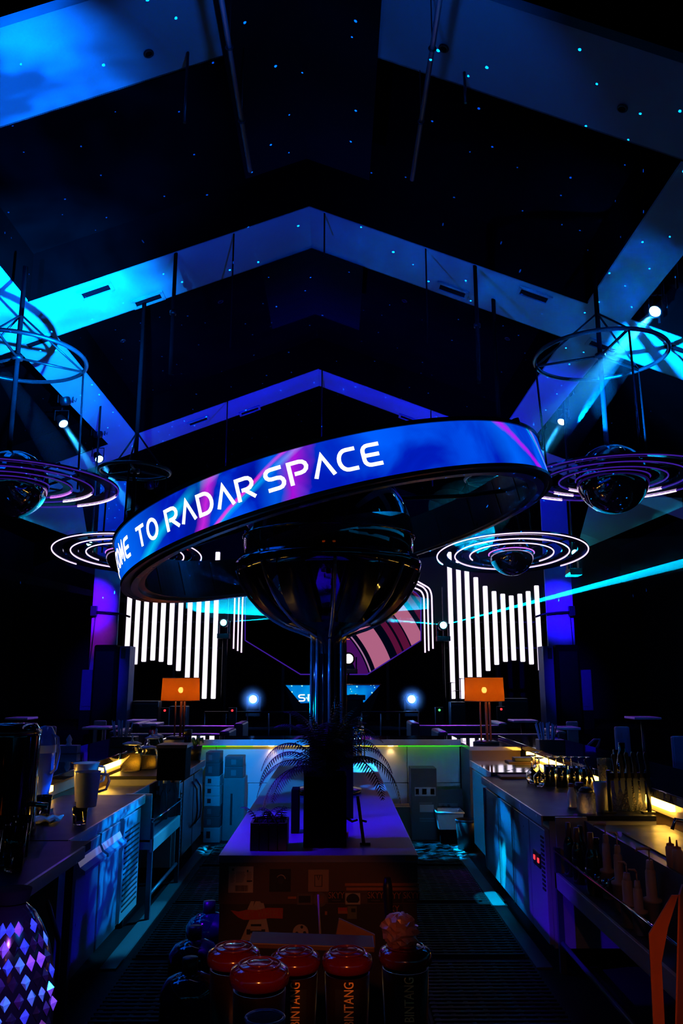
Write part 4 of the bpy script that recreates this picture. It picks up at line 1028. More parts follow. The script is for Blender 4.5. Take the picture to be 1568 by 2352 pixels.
while u < .8:
    ww = random.choice((.008, .014, .022)); g.box(a.x + u * W_, a.x + (u + ww) * W_, IY0 - .0045, IY0 - .0034, a.z + .05 * Hh, a.z + .28 * Hh); u += ww + random.choice((.008, .013))
g.build('barcode', print_black, th)['kind'] = 'stuff'
blk(.12, .22, .84, .93).build('logo_block', print_black, th); blk(.74, .8, .78, .87).build('logo_block', print_black, th); blk(.74, .96, .42, .47).build('logo_block', print_black, th)
g = MB()
for k in range(9):
    for u0, u1 in ((.07, .26), (.3, .68), (.74, .95)):
        g.box(a.x + u0 * W_, a.x + (u0 + (u1 - u0) * random.uniform(.7, 1)) * W_, IY0 - .0045, IY0 - .0034, a.z + (.4 + k * .047) * Hh, a.z + (.415 + k * .047) * Hh)
g.build('small_print', paper_dim, th)['kind'] = 'stuff'
# dial plate
th, a, b = sticker(618, 1996, 668, 2048, print_black, 'black dial plate with pale arc at centre left of the island front', 'dial', 'dial_plate')
c = on_front(645, 2020)
MB().torus((c.x, IY0 - .006, c.z), .022, .0025, 20, 6, math.radians(10), math.radians(150), M=Matrix.Rotation(PI / 2, 3, 'X')).build('scale_arc', paper, th)
MB().cyl((c.x, IY0 - .018, c.z - .004), (c.x, IY0 - .003, c.z - .004), .014).build('knob', black_plastic, th)
# switch plate
th, a, b = sticker(707, 1997, 755, 2048, mat('tan_plate', (.20, .13, .09), .5, var=.1, vs=30), 'square tan plate with small socket outline on the island front', 'plate', 'socket_plate', bev=.002)
cx_ = (a.x + b.x) / 2; cz = (a.z + b.z) / 2
MB().tube([(cx_ - .018, IY0 - .005, cz - .026), (cx_ + .018, IY0 - .005, cz - .026), (cx_ + .018, IY0 - .005, cz + .026), (cx_ - .018, IY0 - .005, cz + .026)], .002, 5, closed=True).build('outline', print_black, th)
MB().tube([(cx_ - .007, IY0 - .005, cz + .024), (cx_, IY0 - .005, cz + .004), (cx_ + .007, IY0 - .005, cz + .024)], .002, 5).build('mark', print_black, th)
for i, (y0, y1, x0) in enumerate(((2028, 2034.5, 792), (2038, 2045, 795))):
    sticker(x0, y0, 962, y1, paper_orange, f'long orange tape stripe across the island front, {["upper", "lower"][i]} one', 'tape', 'tape_stripe')
sticker(931, 1967, 955, 1977, paper_orange, 'small orange tag at upper right corner of island front', 'tag', 'tag')
sticker(661, 2059, 680, 2064, paper_orange, 'tiny orange strip left of the framed sticker', 'sticker')
th, a, b = sticker(682, 2052, 717, 2078, paper_dim, 'small framed picture sticker left of the round one')
MB().box(a.x + .008, b.x - .008, IY0 - .0045, IY0 - .0034, a.z + .01, b.z - .01).build('picture', print_black, th)
c = on_front(735, 2066); th = thing('round_sticker', 'dim round sticker below the square tan plate', 'sticker', (c.x, IY0, c.z))
MB().cyl((c.x, IY0 - .004, c.z), (c.x, IY0 + .001, c.z), .033, n=24).build('backing', paper_dim, th); MB().cyl((c.x, IY0 - .005, c.z), (c.x, IY0 - .003, c.z), .02, n=20).build('emblem', mat('emblem_brown', (.12, .05, .03), .6, var=.4, vs=60), th)
th, a, b = sticker(793, 2051, 827, 2077, paper, 'cream square sticker with dark domed shape')
MB().prism([(a.x + .012, IY0 - .0045, a.z + .008), (b.x - .012, IY0 - .0045, a.z + .008)] + [((a.x + b.x) / 2 + .033 * math.cos(t * PI / 8), IY0 - .0045, a.z + .02 + .03 * math.sin(t * PI / 8)) for t in range(9)], (0, .001, 0)).build('dome_print', print_black, th)
sticker(828, 2053, 838, 2066, mat('brown_sticker', (.06, .03, .02), .6, var=.2, vs=40), 'small brown sticker right of the cream square one')
th, a, b = sticker(776, 2084, 798, 2098, paper_red, 'red and orange banner sticker left of the green one')
MB().box(a.x, b.x, IY0 - .0045, IY0 - .0034, a.z, a.z + (b.z - a.z) * .45).build('stripe', paper_orange, th)
th, a, b = sticker(797, 2081, 819, 2110, paper_green, 'olive green sticker with dark shape')
MB().box(a.x + .02, b.x - .006, IY0 - .0045, IY0 - .0034, a.z + .03, b.z - .01).build('shape', print_black, th)
c = on_front(748, 2096); sticker(746, 2093, 751, 2101, paper_orange, 'tiny orange spot sticker right of the pale stick')
for i, (px, py, t) in enumerate(((772, 2058, 'SKYY'), (862, 2058, 'SKYY'), (905, 2059, 'KYY'), (944, 2058, 'SKYY'), (906, 2089, 'KY'))):
    c = on_front(px, py); th = thing('word_sticker', ['SKYY word sticker, leftmost, beside the cream square sticker', 'SKYY word sticker left of the black handle', 'KYY word sticker just right of the black handle', 'SKYY word sticker at right end of the island front', 'KY word sticker in the second row'][i], 'sticker', (c.x, IY0, c.z))
    MB().box(c.x - .04, c.x + .04, IY0 - .003, IY0 + .001, c.z - .03, c.z + .022).build('backing', print_black, th)
    text_obj(t, .036, paper_orange, 'lettering', th, front(c.x, IY0 - .004, c.z + .003, (.95 if len(t) == 4 else 1, 1.15)))
    if t == 'SKYY': text_obj('VODKA', .009, paper_dim, 'small_lettering', th, front(c.x, IY0 - .004, c.z - .02, (1.4, 1)))
# handle in front of stickers
c = on_front(889, 2035); th = thing('tap_handle', 'black tap handle standing before the right side of island front', 'handle', (c.x, IY0 - .03, c.z))
MB().tube([(c.x, IY0 - .03, c.z + .045), (c.x, IY0 - .03, c.z), (c.x + .004, IY0 - .03, c.z - .12), (c.x + .004, IY0 - .03, c.z - .22)], [.016, .024, .02, .014], 12).build('grip', black_plastic, th)
MB().cyl((c.x, IY0 - .03, c.z + .01), (c.x, IY0, c.z + .01), .01).build('mount', chrome, th)
# flame sticker with lettering
P = [(530, 2090), (548, 2093), (566, 2089), (590, 2090), (614, 2084), (650, 2085), (649, 2109), (620, 2108), (592, 2111), (560, 2112), (547, 2106), (539, 2099)]
Q = [on_front(x, y) for x, y in P]; c = on_front(595, 2100)
th = thing('flame_sticker', 'red flame shaped sticker reading HOT WHEELS at lower left of island front', 'sticker', (c.x, IY0, c.z))
MB().prism(list(reversed([Vector((q.x, IY0 - .0075, q.z)) for q in Q])), (0, .003, 0)).build('flame', paper_red, th)
text_obj('HOT', .038, paper_orange, 'lettering', th, front(on_front(572, 2101).x, IY0 - .0085, on_front(572, 2101).z, (.62, 1.25)))
text_obj('WHEELS', .042, paper_orange, 'lettering', th, front(on_front(620, 2098).x, IY0 - .0085, on_front(620, 2098).z, (.8, 1.25)))
P = [(576, 2070), (584, 2070), (581, 2082), (587, 2070), (597, 2070), (600, 2074), (605, 2074), (608, 2084), (612, 2112), (622, 2160), (552, 2160), (566, 2128), (573, 2112), (568, 2088)]
Q = [on_front(x, y) for x, y in P]; c = on_front(588, 2120)
th = thing('car_sticker', 'cream triangular sticker with small racing car drawing behind the flame', 'sticker', (c.x, IY0, c.z))
MB().prism(list(reversed([Vector((q.x, IY0 - .003, q.z)) for q in Q])), (0, .003, 0)).build('backing', paper, th)
g = MB()
for x0, y0, x1, y1 in ((576, 2122, 600, 2127), (566, 2134, 575, 2146), (600, 2134, 609, 2146), (574, 2137, 601, 2143)):
    p0 = on_front(x0, y1); p1 = on_front(x1, y0); g.box(p0.x, p1.x, IY0 - .005, IY0 - .0029, p0.z, p1.z)
g.build('car_print', print_black, th)
c = on_front(690, 2142); th = thing('round_face_sticker', 'round spotted ball sticker near the bottom of the island front', 'sticker', (c.x, IY0, c.z))
MB().cyl((c.x, IY0 - .004, c.z), (c.x, IY0 + .001, c.z), .038, n=28).build('backing', paper, th)
for dx, dz, r_ in ((-.018, -.002, .008), (.02, .0, .008), (.006, .026, .007), (-.002, -.022, .009)):
    MB().cyl((c.x + dx, IY0 - .005, c.z + dz), (c.x + dx, IY0 - .0038, c.z + dz), r_, n=12).build('spot', print_black, th)
p0 = on_front(731, 2052); p1 = on_front(737, 2158)
tag(MB().tube([(p0.x, IY0 - .02, p0.z), (p1.x, IY0 - .06, p1.z)], .006, 8).build('pale_stick', paper), 'thin pale stick leaning upright before the island front', 'stick')

# ================================================================== TABLE LAMPS
def table_lamp(px, lab, z0, ysh=9.55, strong=True):
    c = atY(px, 1583, ysh); 
    th = thing('table_lamp', lab, 'lamp', (c.x, ysh, z0))
    sm = MATS.get('lamp_shade')
    if not sm:
        sm = bpy.data.materials.new('lamp_shade'); sm.use_nodes = True; nt = sm.node_tree; N = nt.nodes; L = nt.links; MATS['lamp_shade'] = sm
        N.remove(N['Principled BSDF']); tr = N.new('ShaderNodeBsdfTranslucent'); df = N.new('ShaderNodeBsdfDiffuse'); mx = N.new('ShaderNodeMixShader'); mx.inputs[0].default_value = .25
        tc = N.new('ShaderNodeTexCoord'); nz = N.new('ShaderNodeTexNoise'); nz.inputs['Scale'].default_value = 60
        cr = N.new('ShaderNodeMix'); cr.data_type = 'RGBA'; cr.inputs[6].default_value = (.95, .22, .015, 1); cr.inputs[7].default_value = (.9, .17, .01, 1)
        L.new(tc.outputs['Object'], nz.inputs['Vector']); L.new(nz.outputs[0], cr.inputs[0]); L.new(cr.outputs[2], tr.inputs[0]); L.new(cr.outputs[2], df.inputs[0])
        L.new(tr.outputs[0], mx.inputs[1]); L.new(df.outputs[0], mx.inputs[2]); tp = N.new('ShaderNodeBsdfTransparent'); m2 = N.new('ShaderNodeMixShader'); m2.inputs[0].default_value = .035; L.new(mx.outputs[0], m2.inputs[1]); L.new(tp.outputs[0], m2.inputs[2]); L.new(m2.outputs[0], N['Material Output'].inputs[0])
    zt, zb_ = c.z + .135, c.z - .135
    MB().lathe([(.232, zb_), (.222, zt)], (c.x, ysh, 0), 40).build('lamp_shade', sm, th)
    MB().torus((c.x, ysh, zt), .222, .004, 40, 6).build('shade_rim', lamp_wood, th); MB().torus((c.x, ysh, zb_), .232, .004, 40, 6).build('shade_rim', lamp_wood, th)
    MB().lathe([(0, c.z - .045), (.02, c.z - .04), (.032, c.z - .01), (.02, c.z + .02), (0, c.z + .025)], (c.x, ysh, 0), 14).build('bulb', emis('orange_bulb', (1, .62, .12), 34), th)
    for dx, r_ in ((-.055, .01), (.015, .016), (.055, .013)):
        MB().cyl((c.x + dx, ysh, z0 + .03), (c.x + dx, ysh, zb_ + .02), r_, n=8).build('pole', lamp_wood, th)
    MB().lathe([(0, z0), (.15, z0), (.15, z0 + .025), (.1, z0 + .04), (0, z0 + .04)], (c.x, ysh, 0), 28).build('base', black_metal, th)
    MB().obox((c.x, ysh, zb_ + .02), (.44, .008, .008), (0, 0, 0)).build('shade_holder', black_metal, th)
    return th
table_lamp(1111.5, 'orange drum table lamp glowing on the right corner of the bar', 1.031)
table_lamp(415, 'orange drum table lamp glowing on the left corner of the bar', 1.061, 9.95)


# ================================================================== ITEMS: builders
def P0(px, py, z=CT): return atZ(px, py, z)
def fix(th, prof, m, name='body', n=20, **k): return MB().lathe(prof, (0, 0, 0), n).build(name, m, th, local=True, **k)
def bottle(name, lab, p, h=.3, r=.036, m=None, cap=None, lab_m=None, group=None, neck=.013, caph=.05, cat='bottle'):
    m = m or dark_glass; cap = cap or black_plastic
    th = thing(name, lab, cat, p, 0, group)
    fix(th, [(0, 0), (r * .9, 0), (r, .01), (r, h * .58), (r * .8, h * .66), (neck * 1.1, h * .76), (neck, h * .98), (neck, h - .001), (0, h - .001)], m, 'glass_body')
    fix(th, [(0, h + .003), (neck * 1.25, h + .002), (neck * 1.3, h - caph), (0, h - caph)], cap, 'cap', 14)
    if lab_m: fix(th, [(r + .0006, h * .18), (r + .0008, h * .48)], lab_m, 'paper_label')
    return th
def tumbler(name, lab, p, r=.034, h=.12, m=None, fill=None, group=None, flip=False, taper=.88):
    th = thing(name, lab, 'glass', p, 0, group)
    pr = [(0, .0), (r * taper, 0), (r, h), (r - .003, h), (r * taper - .003, .012), (0, .012)]
    if flip: pr = [(a, h - b) for a, b in pr]
    fix(th, pr, m or glass, 'glass_wall', 20)
    if fill: fix(th, [(0, .013), (r * taper - .004, .013), (r * .93 - .004, h * fill[1]), (0, h * fill[1])], fill[0], 'drink', 18)
    return th
def stemware(name, lab, p, s=1, group=None):       # upturned wine glass, foot in the air
    th = thing(name, lab, 'glass', p, 0, group)
    fix(th, [(.033 * s, 0), (.042 * s, .035 * s), (.038 * s, .065 * s), (.012 * s, .09 * s), (.004 * s, .1 * s), (.004 * s, .1 * s), (.010 * s, .088 * s), (.035 * s, .063 * s), (.039 * s, .035 * s), (.031 * s, 0), (.033 * s, 0)], glass, 'glass_bowl', 18)
    fix(th, [(.0, .098 * s), (.0042 * s, .098 * s), (.0042 * s, .165 * s), (.0, .165 * s)], glass, 'stem', 8)
    fix(th, [(0, .163 * s), (.006 * s, .163 * s), (.034 * s, .172 * s), (.034 * s, .175 * s), (0, .174 * s)], glass, 'foot', 18)
    return th

# ---------------------------------------------------------------- RIGHT COUNTER
for i in range(8):
    p = P0(1258 + i * 14.2, 1806 + i * 1.0); p.y += .03 * (i % 2)
    tumbler('highball_glass', f'upturned tall clear glass, {ORD[i]} from the left in the front row on the right counter', p, .031, .17, flip=True, group='tall glasses in the front row')
for i in range(6):
    p = P0(1262 + i * 17, 1792 + i * .6)
    stemware('wine_glass', f'upturned stemmed glass with foot in the air, {ORD[i]} from the left in the back row', p, 1.18, group='stemmed glasses behind the tall ones')
for i, (px, py) in enumerate(((1223, 1799), (1240, 1806), (1231, 1787))):
    stemware('wine_glass', ['upturned stemmed glass at the left end of the right glass group', 'upturned stemmed glass nearest the counter edge, before the tall glasses', 'upturned stemmed glass behind the two leftmost ones'][i], P0(px, py), 1.3, group='stemmed glasses at the left end')
for i, (px, py, lab) in enumerate(((1182, 1786, 'dark cutting board with a white cloth on it, on the right counter'),)):
    p = P0(px, py); th = thing('cutting_board', lab, 'board', p)
    MB().box(p.x - .14, p.x + .17, p.y - .1, p.y + .12, CT, CT + .018).build('board', dark_wood, th, bevel=.004)
    vs = [(p.x - .1 + .036 * i, p.y - .08 + .03 * j, CT + .019 + .008 * math.sin(i * 1.7) * math.cos(j * 1.3) + .008) for j in range(6) for i in range(7)]
p = P0(1182, 1776); o = MB(); o.add([(p.x - .11 + .037 * i, p.y - .06 + .03 * j, CT + .028 + .007 * math.sin(i * 1.7) * math.cos(j * 1.3)) for j in range(5) for i in range(7)], [(j * 7 + i, j * 7 + i + 1, j * 7 + i + 8, j * 7 + i + 7) for j in range(4) for i in range(6)], True)
o = o.build('folded_cloth', cloth_m); sm_ = o.modifiers.new('t', 'SOLIDIFY'); sm_.thickness = .006; tag(o, 'white folded cloth lying on the dark cutting board', 'cloth')
p = P0(1175, 1748); p.y = 8.5; p.z = CT; th = thing('napkin_tray', 'shallow tray with a small dark book under the right bar edge', 'tray', p)
MB().box(p.x - .15, p.x + .16, p.y - .1, p.y + .1, CT + .03, CT + .045).build('tray', brown_panel, th, bevel=.004); MB().box(p.x - .12, p.x + .12, p.y - .07, p.y + .08, CT, CT + .03).build('stand', black_metal, th)
MB().box(p.x - .08, p.x + .11, p.y - .07, p.y + .07, CT + .045, CT + .08).build('book', black_plastic, th, bevel=.003)
p = P0(1314, 1855); th = bottle('sauce_bottle', 'small clear bottle with white content and red cap on the right counter', p, .155, .03, clear_plastic, mat('red_cap', (.25, .03, .02), .4, var=.1, vs=10), neck=.016, caph=.02)
p = P0(1333, 1850); th = bottle('sauce_bottle', 'small bottle with large black cap behind the red capped one', p, .15, .026, dark_glass, black_plastic, neck=.024, caph=.035)
p = P0(1348, 1867); th = thing('cut_glass_jar', 'squat diamond cut glass jar with black lid at the counter edge', 'jar', p)
fix(th, [(0, 0), (.053, 0), (.057, .01), (.057, .125), (.05, .13), (0, .13)], glass_cut, 'glass_body', 24)
fix(th, [(0, .165), (.03, .16), (.045, .145), (.046, .13), (0, .13)], black_plastic, 'lid', 20)
for q in range(12):
    a = q * PI / 6
    for sg in (-1, 1):
        MB().tube([(.0575 * math.cos(a + sg * t * .9), .0575 * math.sin(a + sg * t * .9), .012 + .11 * t) for t in (0, .25, .5, .75, 1)], .0012, 4).build('cut_ridge', glass_cut, th, local=True)
p = P0(1383, 1864); th = thing('straw_cup', 'clear plastic cup holding stirrers left of the knives', 'cup', p)
fix(th, [(0, 0), (.038, 0), (.05, .19), (.047, .19), (.036, .006), (0, .006)], clear_plastic, 'cup', 22)
MB().tube([(-.1, 0, .33), (-.06, 0, .25), (.01, 0, .02)], .007, 8).build('red_stirrer', mat('dark_red', (.1, .006, .004), .3, var=.1, vs=10), th, local=True)
MB().tube([(0, .02, .29), (.01, 0, .02)], .002, 6).build('bar_spoon', black_metal, th, local=True); MB().lathe([(0, -.012), (.011, 0), (0, .012)], (0, .02, .295), 10).build('spoon_end', black_metal, th, local=True)
# knife rack
p = P0(1448, 1868); th = thing('knife_rack', 'black rack holding knives upright on the right counter edge', 'rack', p)
x0 = P0(1402, 1868).x; x1 = P0(1492, 1868).x; yk = p.y
for x in (x0, x1): 
    MB().cyl((x, yk, CT), (x, yk, CT + .27), .014, n=12).build('post', black_metal, th); MB().box(x - .05, x + .03, yk - .03, yk + .03, CT, CT + .012).build('foot', black_metal, th)
MB().box(x0, x1, yk - .012, yk + .012, CT + .205, CT + .255).build('magnet_bar', black_metal, th, bevel=.003)
for i in range(6):
    x = x0 + .045 + i * .043; L_ = (.12, .10, .21, .17, .19, .15)[i]
    k = thing('kitchen_knife', f'kitchen knife hanging blade down, {ORD[i]} from the left in the black rack', 'knife', (x, yk - .02, CT + .25), 0, 'knives in the black rack')
    hz = .12 + .012 * (i > 1)
    MB().prism([(-.012, 0, -.03), (.012, 0, -.03), (.012, 0, .05), (.004, 0, hz), (-.016, 0, hz + .006), (-.022, 0, hz - .012), (-.012, 0, .05)], (0, .016, 0)).build('handle', black_plastic, k, bevel=.004, local=True)
    MB().prism([(-.016, .006, -.03), (.014, .006, -.03), (.014, .006, -.03 - L_ * .6), (.0, .006, -.03 - L_), (-.012, .006, -.03 - L_ * .7)], (0, .002, 0)).build('blade', steel_dull, k, local=True)
    MB().box(-.017, .015, -.001, .018, -.04, -.028).build('bolster', steel_dull, k, local=True)
p = P0(1440, 1858); th = thing('acrylic_container', 'ribbed clear container glowing amber behind the knives', 'container', p)
fix(th, [(0, 0), (.12, 0), (.125, .19), (.118, .19), (.113, .006), (0, .006)], glass_cut, 'container_wall', 24)
for q in range(26):
    a = q * 2 * PI / 26
    MB().tube([(.124 * math.cos(a + t * .7), .124 * math.sin(a + t * .7), .01 + .17 * t) for t in (0, .33, .66, 1)], .002, 4).build('rib', glass_cut, th, local=True)
p = P0(1404, 1842); p.y += .1; th = thing('cut_glass_tumbler', 'tall fluted violet-lit glass behind the knife handles', 'glass', p)
fix(th, [(0, 0), (.045, 0), (.052, .29), (.048, .29), (.042, .008), (0, .008)], glass_cut, 'glass_wall', 22)
for i, (px, py, h, r) in enumerate(((1480, 1850, .42, .048), (1520, 1858, .34, .05), (1500, 1842, .36, .04))):
    p = P0(px, py); p.x = min(p.x, 2.07 - r); th = thing('cocktail_shaker', ['tall black shaker right of the knives, tallest', 'black shaker at the far right of the knife rack', 'black shaker behind the right rack post'][i], 'shaker', p)
    fix(th, [(0, 0), (r * .8, 0), (r, h * .62), (r * .95, h * .64)], gloss_black, 'tin', 24); fix(th, [(r * .97, h * .62), (r * .6, h * .85), (r * .45, h * .86), (r * .45, h), (0, h)], gloss_black, 'lid', 24)
p = P0(1535, 1852, .9); th = thing('wooden_box', 'low brown wooden box under the right bar edge', 'box', p)
MB().box(p.x - .12, p.x + .02, p.y - .2, p.y + .25, CT, CT + .085).build('box', brown_panel, th, bevel=.004); MB().box(p.x - .125, p.x + .025, p.y - .2, p.y + .25, CT + .086, CT + .096).build('lid', brown_panel, th)
# straws on the bar tops
def straws(px, py, lab, z=BT):
    p = atZ(px, py, z); th = thing('straw_holder', lab, 'holder', p)
    MB().box(-.12, .14, -.08, .08, 0, .11).build('box', black_plastic, th, bevel=.006, local=True)
    rs = random.Random(5)
    for k in range(14):
        x = rs.uniform(-.08, .04); y = rs.uniform(-.04, .04); dx = (x + .02) * .7 + rs.uniform(-.02, .02)
        MB().cyl((x, y, .03), (x + dx, y, .27 + rs.uniform(-.02, .01)), .007, n=6).build('straw', straw_m, th, local=True)
straws(1262, 1724, 'black holder full of pale straws on the right bar top'); straws(283, 1716, 'black holder full of pale straws on the left bar top')
# low curved chrome tap-like chair arm beyond right bar
p = atY(1370, 1712, 9.6); th = thing('curved_chair', 'curved dark chair back with violet rim beyond the right bar', 'chair', (p.x, 9.6, 0))
MB().tube([atY(1342, 1724, 9.6), atY(1352, 1710, 9.6), atY(1364, 1699, 9.6), atY(1377, 1698, 9.6), atY(1374, 1711, 9.6), atY(1367, 1722, 9.6)], .014, 8).build('back_rim', chair_m, th)
MB().box(p.x - .2, p.x + .2, 9.55, 9.95, .62, .68).build('seat', fabric_dark, th, bevel=.02); MB().cyl((p.x, 9.75, 0), (p.x, 9.75, .62), .03).build('stem', black_metal, th)
MB().cyl((p.x, 9.6, .68), (p.x, 9.6, atY(1370, 1722, 9.6).z), .02).build('back_support', black_metal, th)

# bottles in the right rack
for i, (px, py, h, mc) in enumerate(((1280, 1883, .30, 0), (1293, 1890, .31, 1), (1316, 1902, .31, 1), (1331, 1897, .30, 0), (1348, 1913, .33, 1), (1368, 1925, .30, 0), (1300, 1886, .28, 0))):
    # top of bottle at px,py ; stands on rack floor
    z = .572; c = atZ(px, py, z + h); c.z = z
    if c.x < 1.45: c.x = 1.45
    bottle('liquor_bottle', f'dark liquor bottle in the right rack, {ORD[i]} ' + ('with pale foil neck' if mc else 'with blue-lit shoulder'), c, h, .034, dark_glass, mat('foil_tan', (.16, .09, .07), .5, var=.2, vs=20) if mc else black_plastic, None, 'bottles in the right rack', caph=.085 if mc else .03)
# pour spout bottles and pump bottles near right
tan_plastic = mat('cream_plastic', (.34, .24, .2), .5, var=.12, vs=8)
def pourer(px, py, z, lab, pump=False, s=1.0):
    c = atZ(px, py, z); h = z - .575; c.z = .575
    th = thing('pour_bottle', lab, 'bottle', c, 0, 'cream pour bottles in the near right rack')
    fix(th, [(0, 0), (.036 * s, 0), (.04 * s, h * .34), (.046 * s, h * .345), (.046 * s, h * .38), (.026 * s, h * .4), (.025 * s, h * .72), (.016 * s, h * .76), (.012 * s, h * .8), (0, h * .8)], tan_plastic, 'bottle_body')
    fix(th, [(0, h * .86), (.015 * s, h * .86), (.019 * s, h * .78), (.02 * s, h * .72), (0, h * .72)], tan_plastic, 'screw_cap', 16)
    MB().cyl((0, 0, h * .84), (0, 0, h * .99), .004, n=8).build('neck_tube', tan_plastic, th, local=True)
    if pump: MB().tube([(.006, 0, h), (-.02, 0, h + .004), (-.06, 0, h - .0), (-.066, 0, h - .012)], [.009, .008, .006, .005], 8).build('pump_spout', tan_plastic, th, local=True)
    else: MB().tube([(0, 0, h * .99), (-.01, 0, h + .01), (-.04, 0, h + .012)], [.006, .006, .004], 8).build('spout', tan_plastic, th, local=True)
pourer(1489, 1950, .94, 'cream pump bottle with long spout, nearest and tallest on the right', True)
pourer(1437, 1985, .86, 'cream pour bottle left of the pump bottle', False)
pourer(1415, 1917, .95, 'cream pour bottle with tall nozzle behind the left one', False, .9)
pourer(1388, 1893, .96, 'cream pour bottle with slanted nozzle, farthest of the row', True, .9)
pourer(1461, 2003, .85, 'cream pour bottle just left of the pump bottle', False, .85)
for i, (px, py) in enumerate(((1504, 1998), (1523, 2007), (1543, 2021), (1562, 2034))):
    c = atZ(px, py, .86); c.z = .82 - .0; c.x = max(c.x, 1.62)
    th = thing('squeeze_bottle', f'tan capped squeeze bottle, {ORD[i]} from the left behind the pump bottle', 'bottle', (c.x, c.y, .86), 0, 'squeeze bottles on the sink rim')
    fix(th, [(0, 0), (.022, 0), (.024, .1), (.012, .12), (0, .12)], tan_plastic, 'bottle_body', 16); fix(th, [(.018, .1), (.018, .118), (.006, .122), (.003, .15), (0, .15)], paper_orange, 'nozzle_cap', 14)
for i, (px, py) in enumerate(((1384, 1990), (1394, 2004), (1411, 2018))):
    c = atZ(px, py, .70); c.x = min(c.x, 1.47); th = thing('steel_scoop', f'small blue-lit curved steel scoop, {ORD[i]} from the top, hung in the right rack', 'scoop', (c.x, c.y, .64), 0, 'steel scoops in the right rack')
    fix(th, [(0, 0), (.016, .004), (.024, .025), (.027, .055), (.025, .055), (.021, .026), (0, .008)], chrome, 'cup', 16); MB().tube([(.02, 0, .05), (.05, 0, .07), (.08, 0, .075)], .004, 6).build('handle', chrome, th, local=True)
# ---------------------------------------------------------------- LEFT COUNTER
# tall black machine
p = P0(8, 1878, .9); th = thing('drink_urn', 'tall glossy black drink urn at the left picture edge', 'urn', (-1.875, 4.72, .901))
fix(th, [(0, 0), (.195, 0), (.2, .04), (.19, .08), (.188, .54), (.18, .58), (.16, .61), (0, .615)], gloss_black, 'body', 48)
fix(th, [(.19, .55), (.194, .56), (.188, .575)], mat('urn_rim', (.06, .01, .015), .2, coat=.4, var=.1, vs=8), 'rim', 48)
MB().cyl((.18, -.04, .18), (.28, -.04, .17), .014, n=12).build('tap', chrome, th, local=True); MB().tube([(.27, -.04, .17), (.27, -.04, .13)], .01, 8).build('tap_spout', chrome, th, local=True)
p = P0(100, 1800, 1.06); p = atZ(98, 1780, 1.0)
c = atY(100, 1720, 5.55); th = thing('plastic_jug', 'clear blue-lit plastic jug with domed top beside the black urn', 'jug', (c.x, 5.55, .9))
fix(th, [(0, 0.02), (.05, .02), (.055, .12), (.075, .26), (.08, .42), (.07, .5), (.045, .545), (0, .555)], mat('blue_clear_plastic', (.12, .2, .8), .12, trans=.4, var=.2, vs=6), 'jug_body', 28)
fix(th, [(.0815, .38), (.082, .43)], white_plastic, 'paper_label', 28); MB().box(-.07, .07, -.07, .07, 0, .02).build('foot', black_plastic, th, local=True)
MB().tube([(.06, -.03, .5), (.1, -.03, .48), (.115, -.03, .38), (.1, -.03, .28), (.07, -.03, .25)], .01, 8).build('handle', MATS['blue_clear_plastic'], th, local=True)
# stacked pitchers on a glass
p = P0(182, 1893); tumbler('rocks_glass', 'clear tumbler with violet rim supporting the stacked pitchers', p, .045, .1)
pz = CT + .101
th = thing('plastic_pitcher', 'frosted plastic pitcher, lower of two nested on a tumbler', 'pitcher', (p.x + .035, p.y, pz))
fix(th, [(0, 0), (.058, 0), (.075, .2), (.079, .205), (.073, .205), (.055, .008), (0, .008)], clear_plastic, 'body', 28)
MB().tube([(.073, 0, .19), (.12, 0, .185), (.13, 0, .15), (.115, 0, .1), (.068, 0, .085)], .008, 8).build('handle', clear_plastic, th, local=True)
p2 = P0(195, 1842); th = thing('plastic_pitcher', 'frosted plastic pitcher standing just behind the stacked one', 'pitcher', (p2.x - .02, p2.y + .05, CT))
fix(th, [(0, 0), (.065, 0), (.09, .26), (.094, .265), (.086, .265), (.06, .008), (0, .008)], clear_plastic, 'body', 28)
MB().tube([(.086, 0, .24), (.13, 0, .235), (.14, 0, .2), (.125, 0, .14), (.078, 0, .12)], .009, 8).build('handle', clear_plastic, th, local=True)
MB().tube([(-.09, 0, .262), (-.11, 0, .268), (-.088, .02, .262)], .006, 6).build('red_spout', mat('red_cap', (.25, .03, .02)), th, local=True)
# glasses left front
for i, (px, py, r, h) in enumerate(((98, 1876, .05, .13), (30, 2000, .05, .2), (2, 1992, .05, .2), (45, 1968, .045, .19))):
    z = .9; p = P0(px, py); 
    tumbler('beer_glass' if i else 'rocks_glass', ['empty clear tumbler on the left counter beside the black urn', 'tall clear glass with amber drink at left counter, in front', 'tall clear glass cut by the left picture edge', 'tall clear glass with violet highlights behind the amber one'][i], p, r, h, fill=(amber, .5) if i == 1 else None, taper=.8)
p = P0(90, 1890); mb = MB(); rs = random.Random(9); nu = 9
vs = []
for j in range(7):
    for i in range(nu): vs.append((p.x - .12 + .03 * i, p.y - .08 + .026 * j, CT + .012 + .03 * abs(math.sin(i * 1.3 + j * .7) * math.cos(j * 1.1 - i * .4))))
o = mb.add(vs, [(j * nu + i, j * nu + i + 1, (j + 1) * nu + i + 1, (j + 1) * nu + i) for j in range(6) for i in range(nu - 1)], True).build('crumpled_cloth', cloth_m)
q = o.modifiers.new('t', 'SOLIDIFY'); q.thickness = .008; tag(o, 'crumpled cloth lying behind the glasses on the left counter', 'cloth')
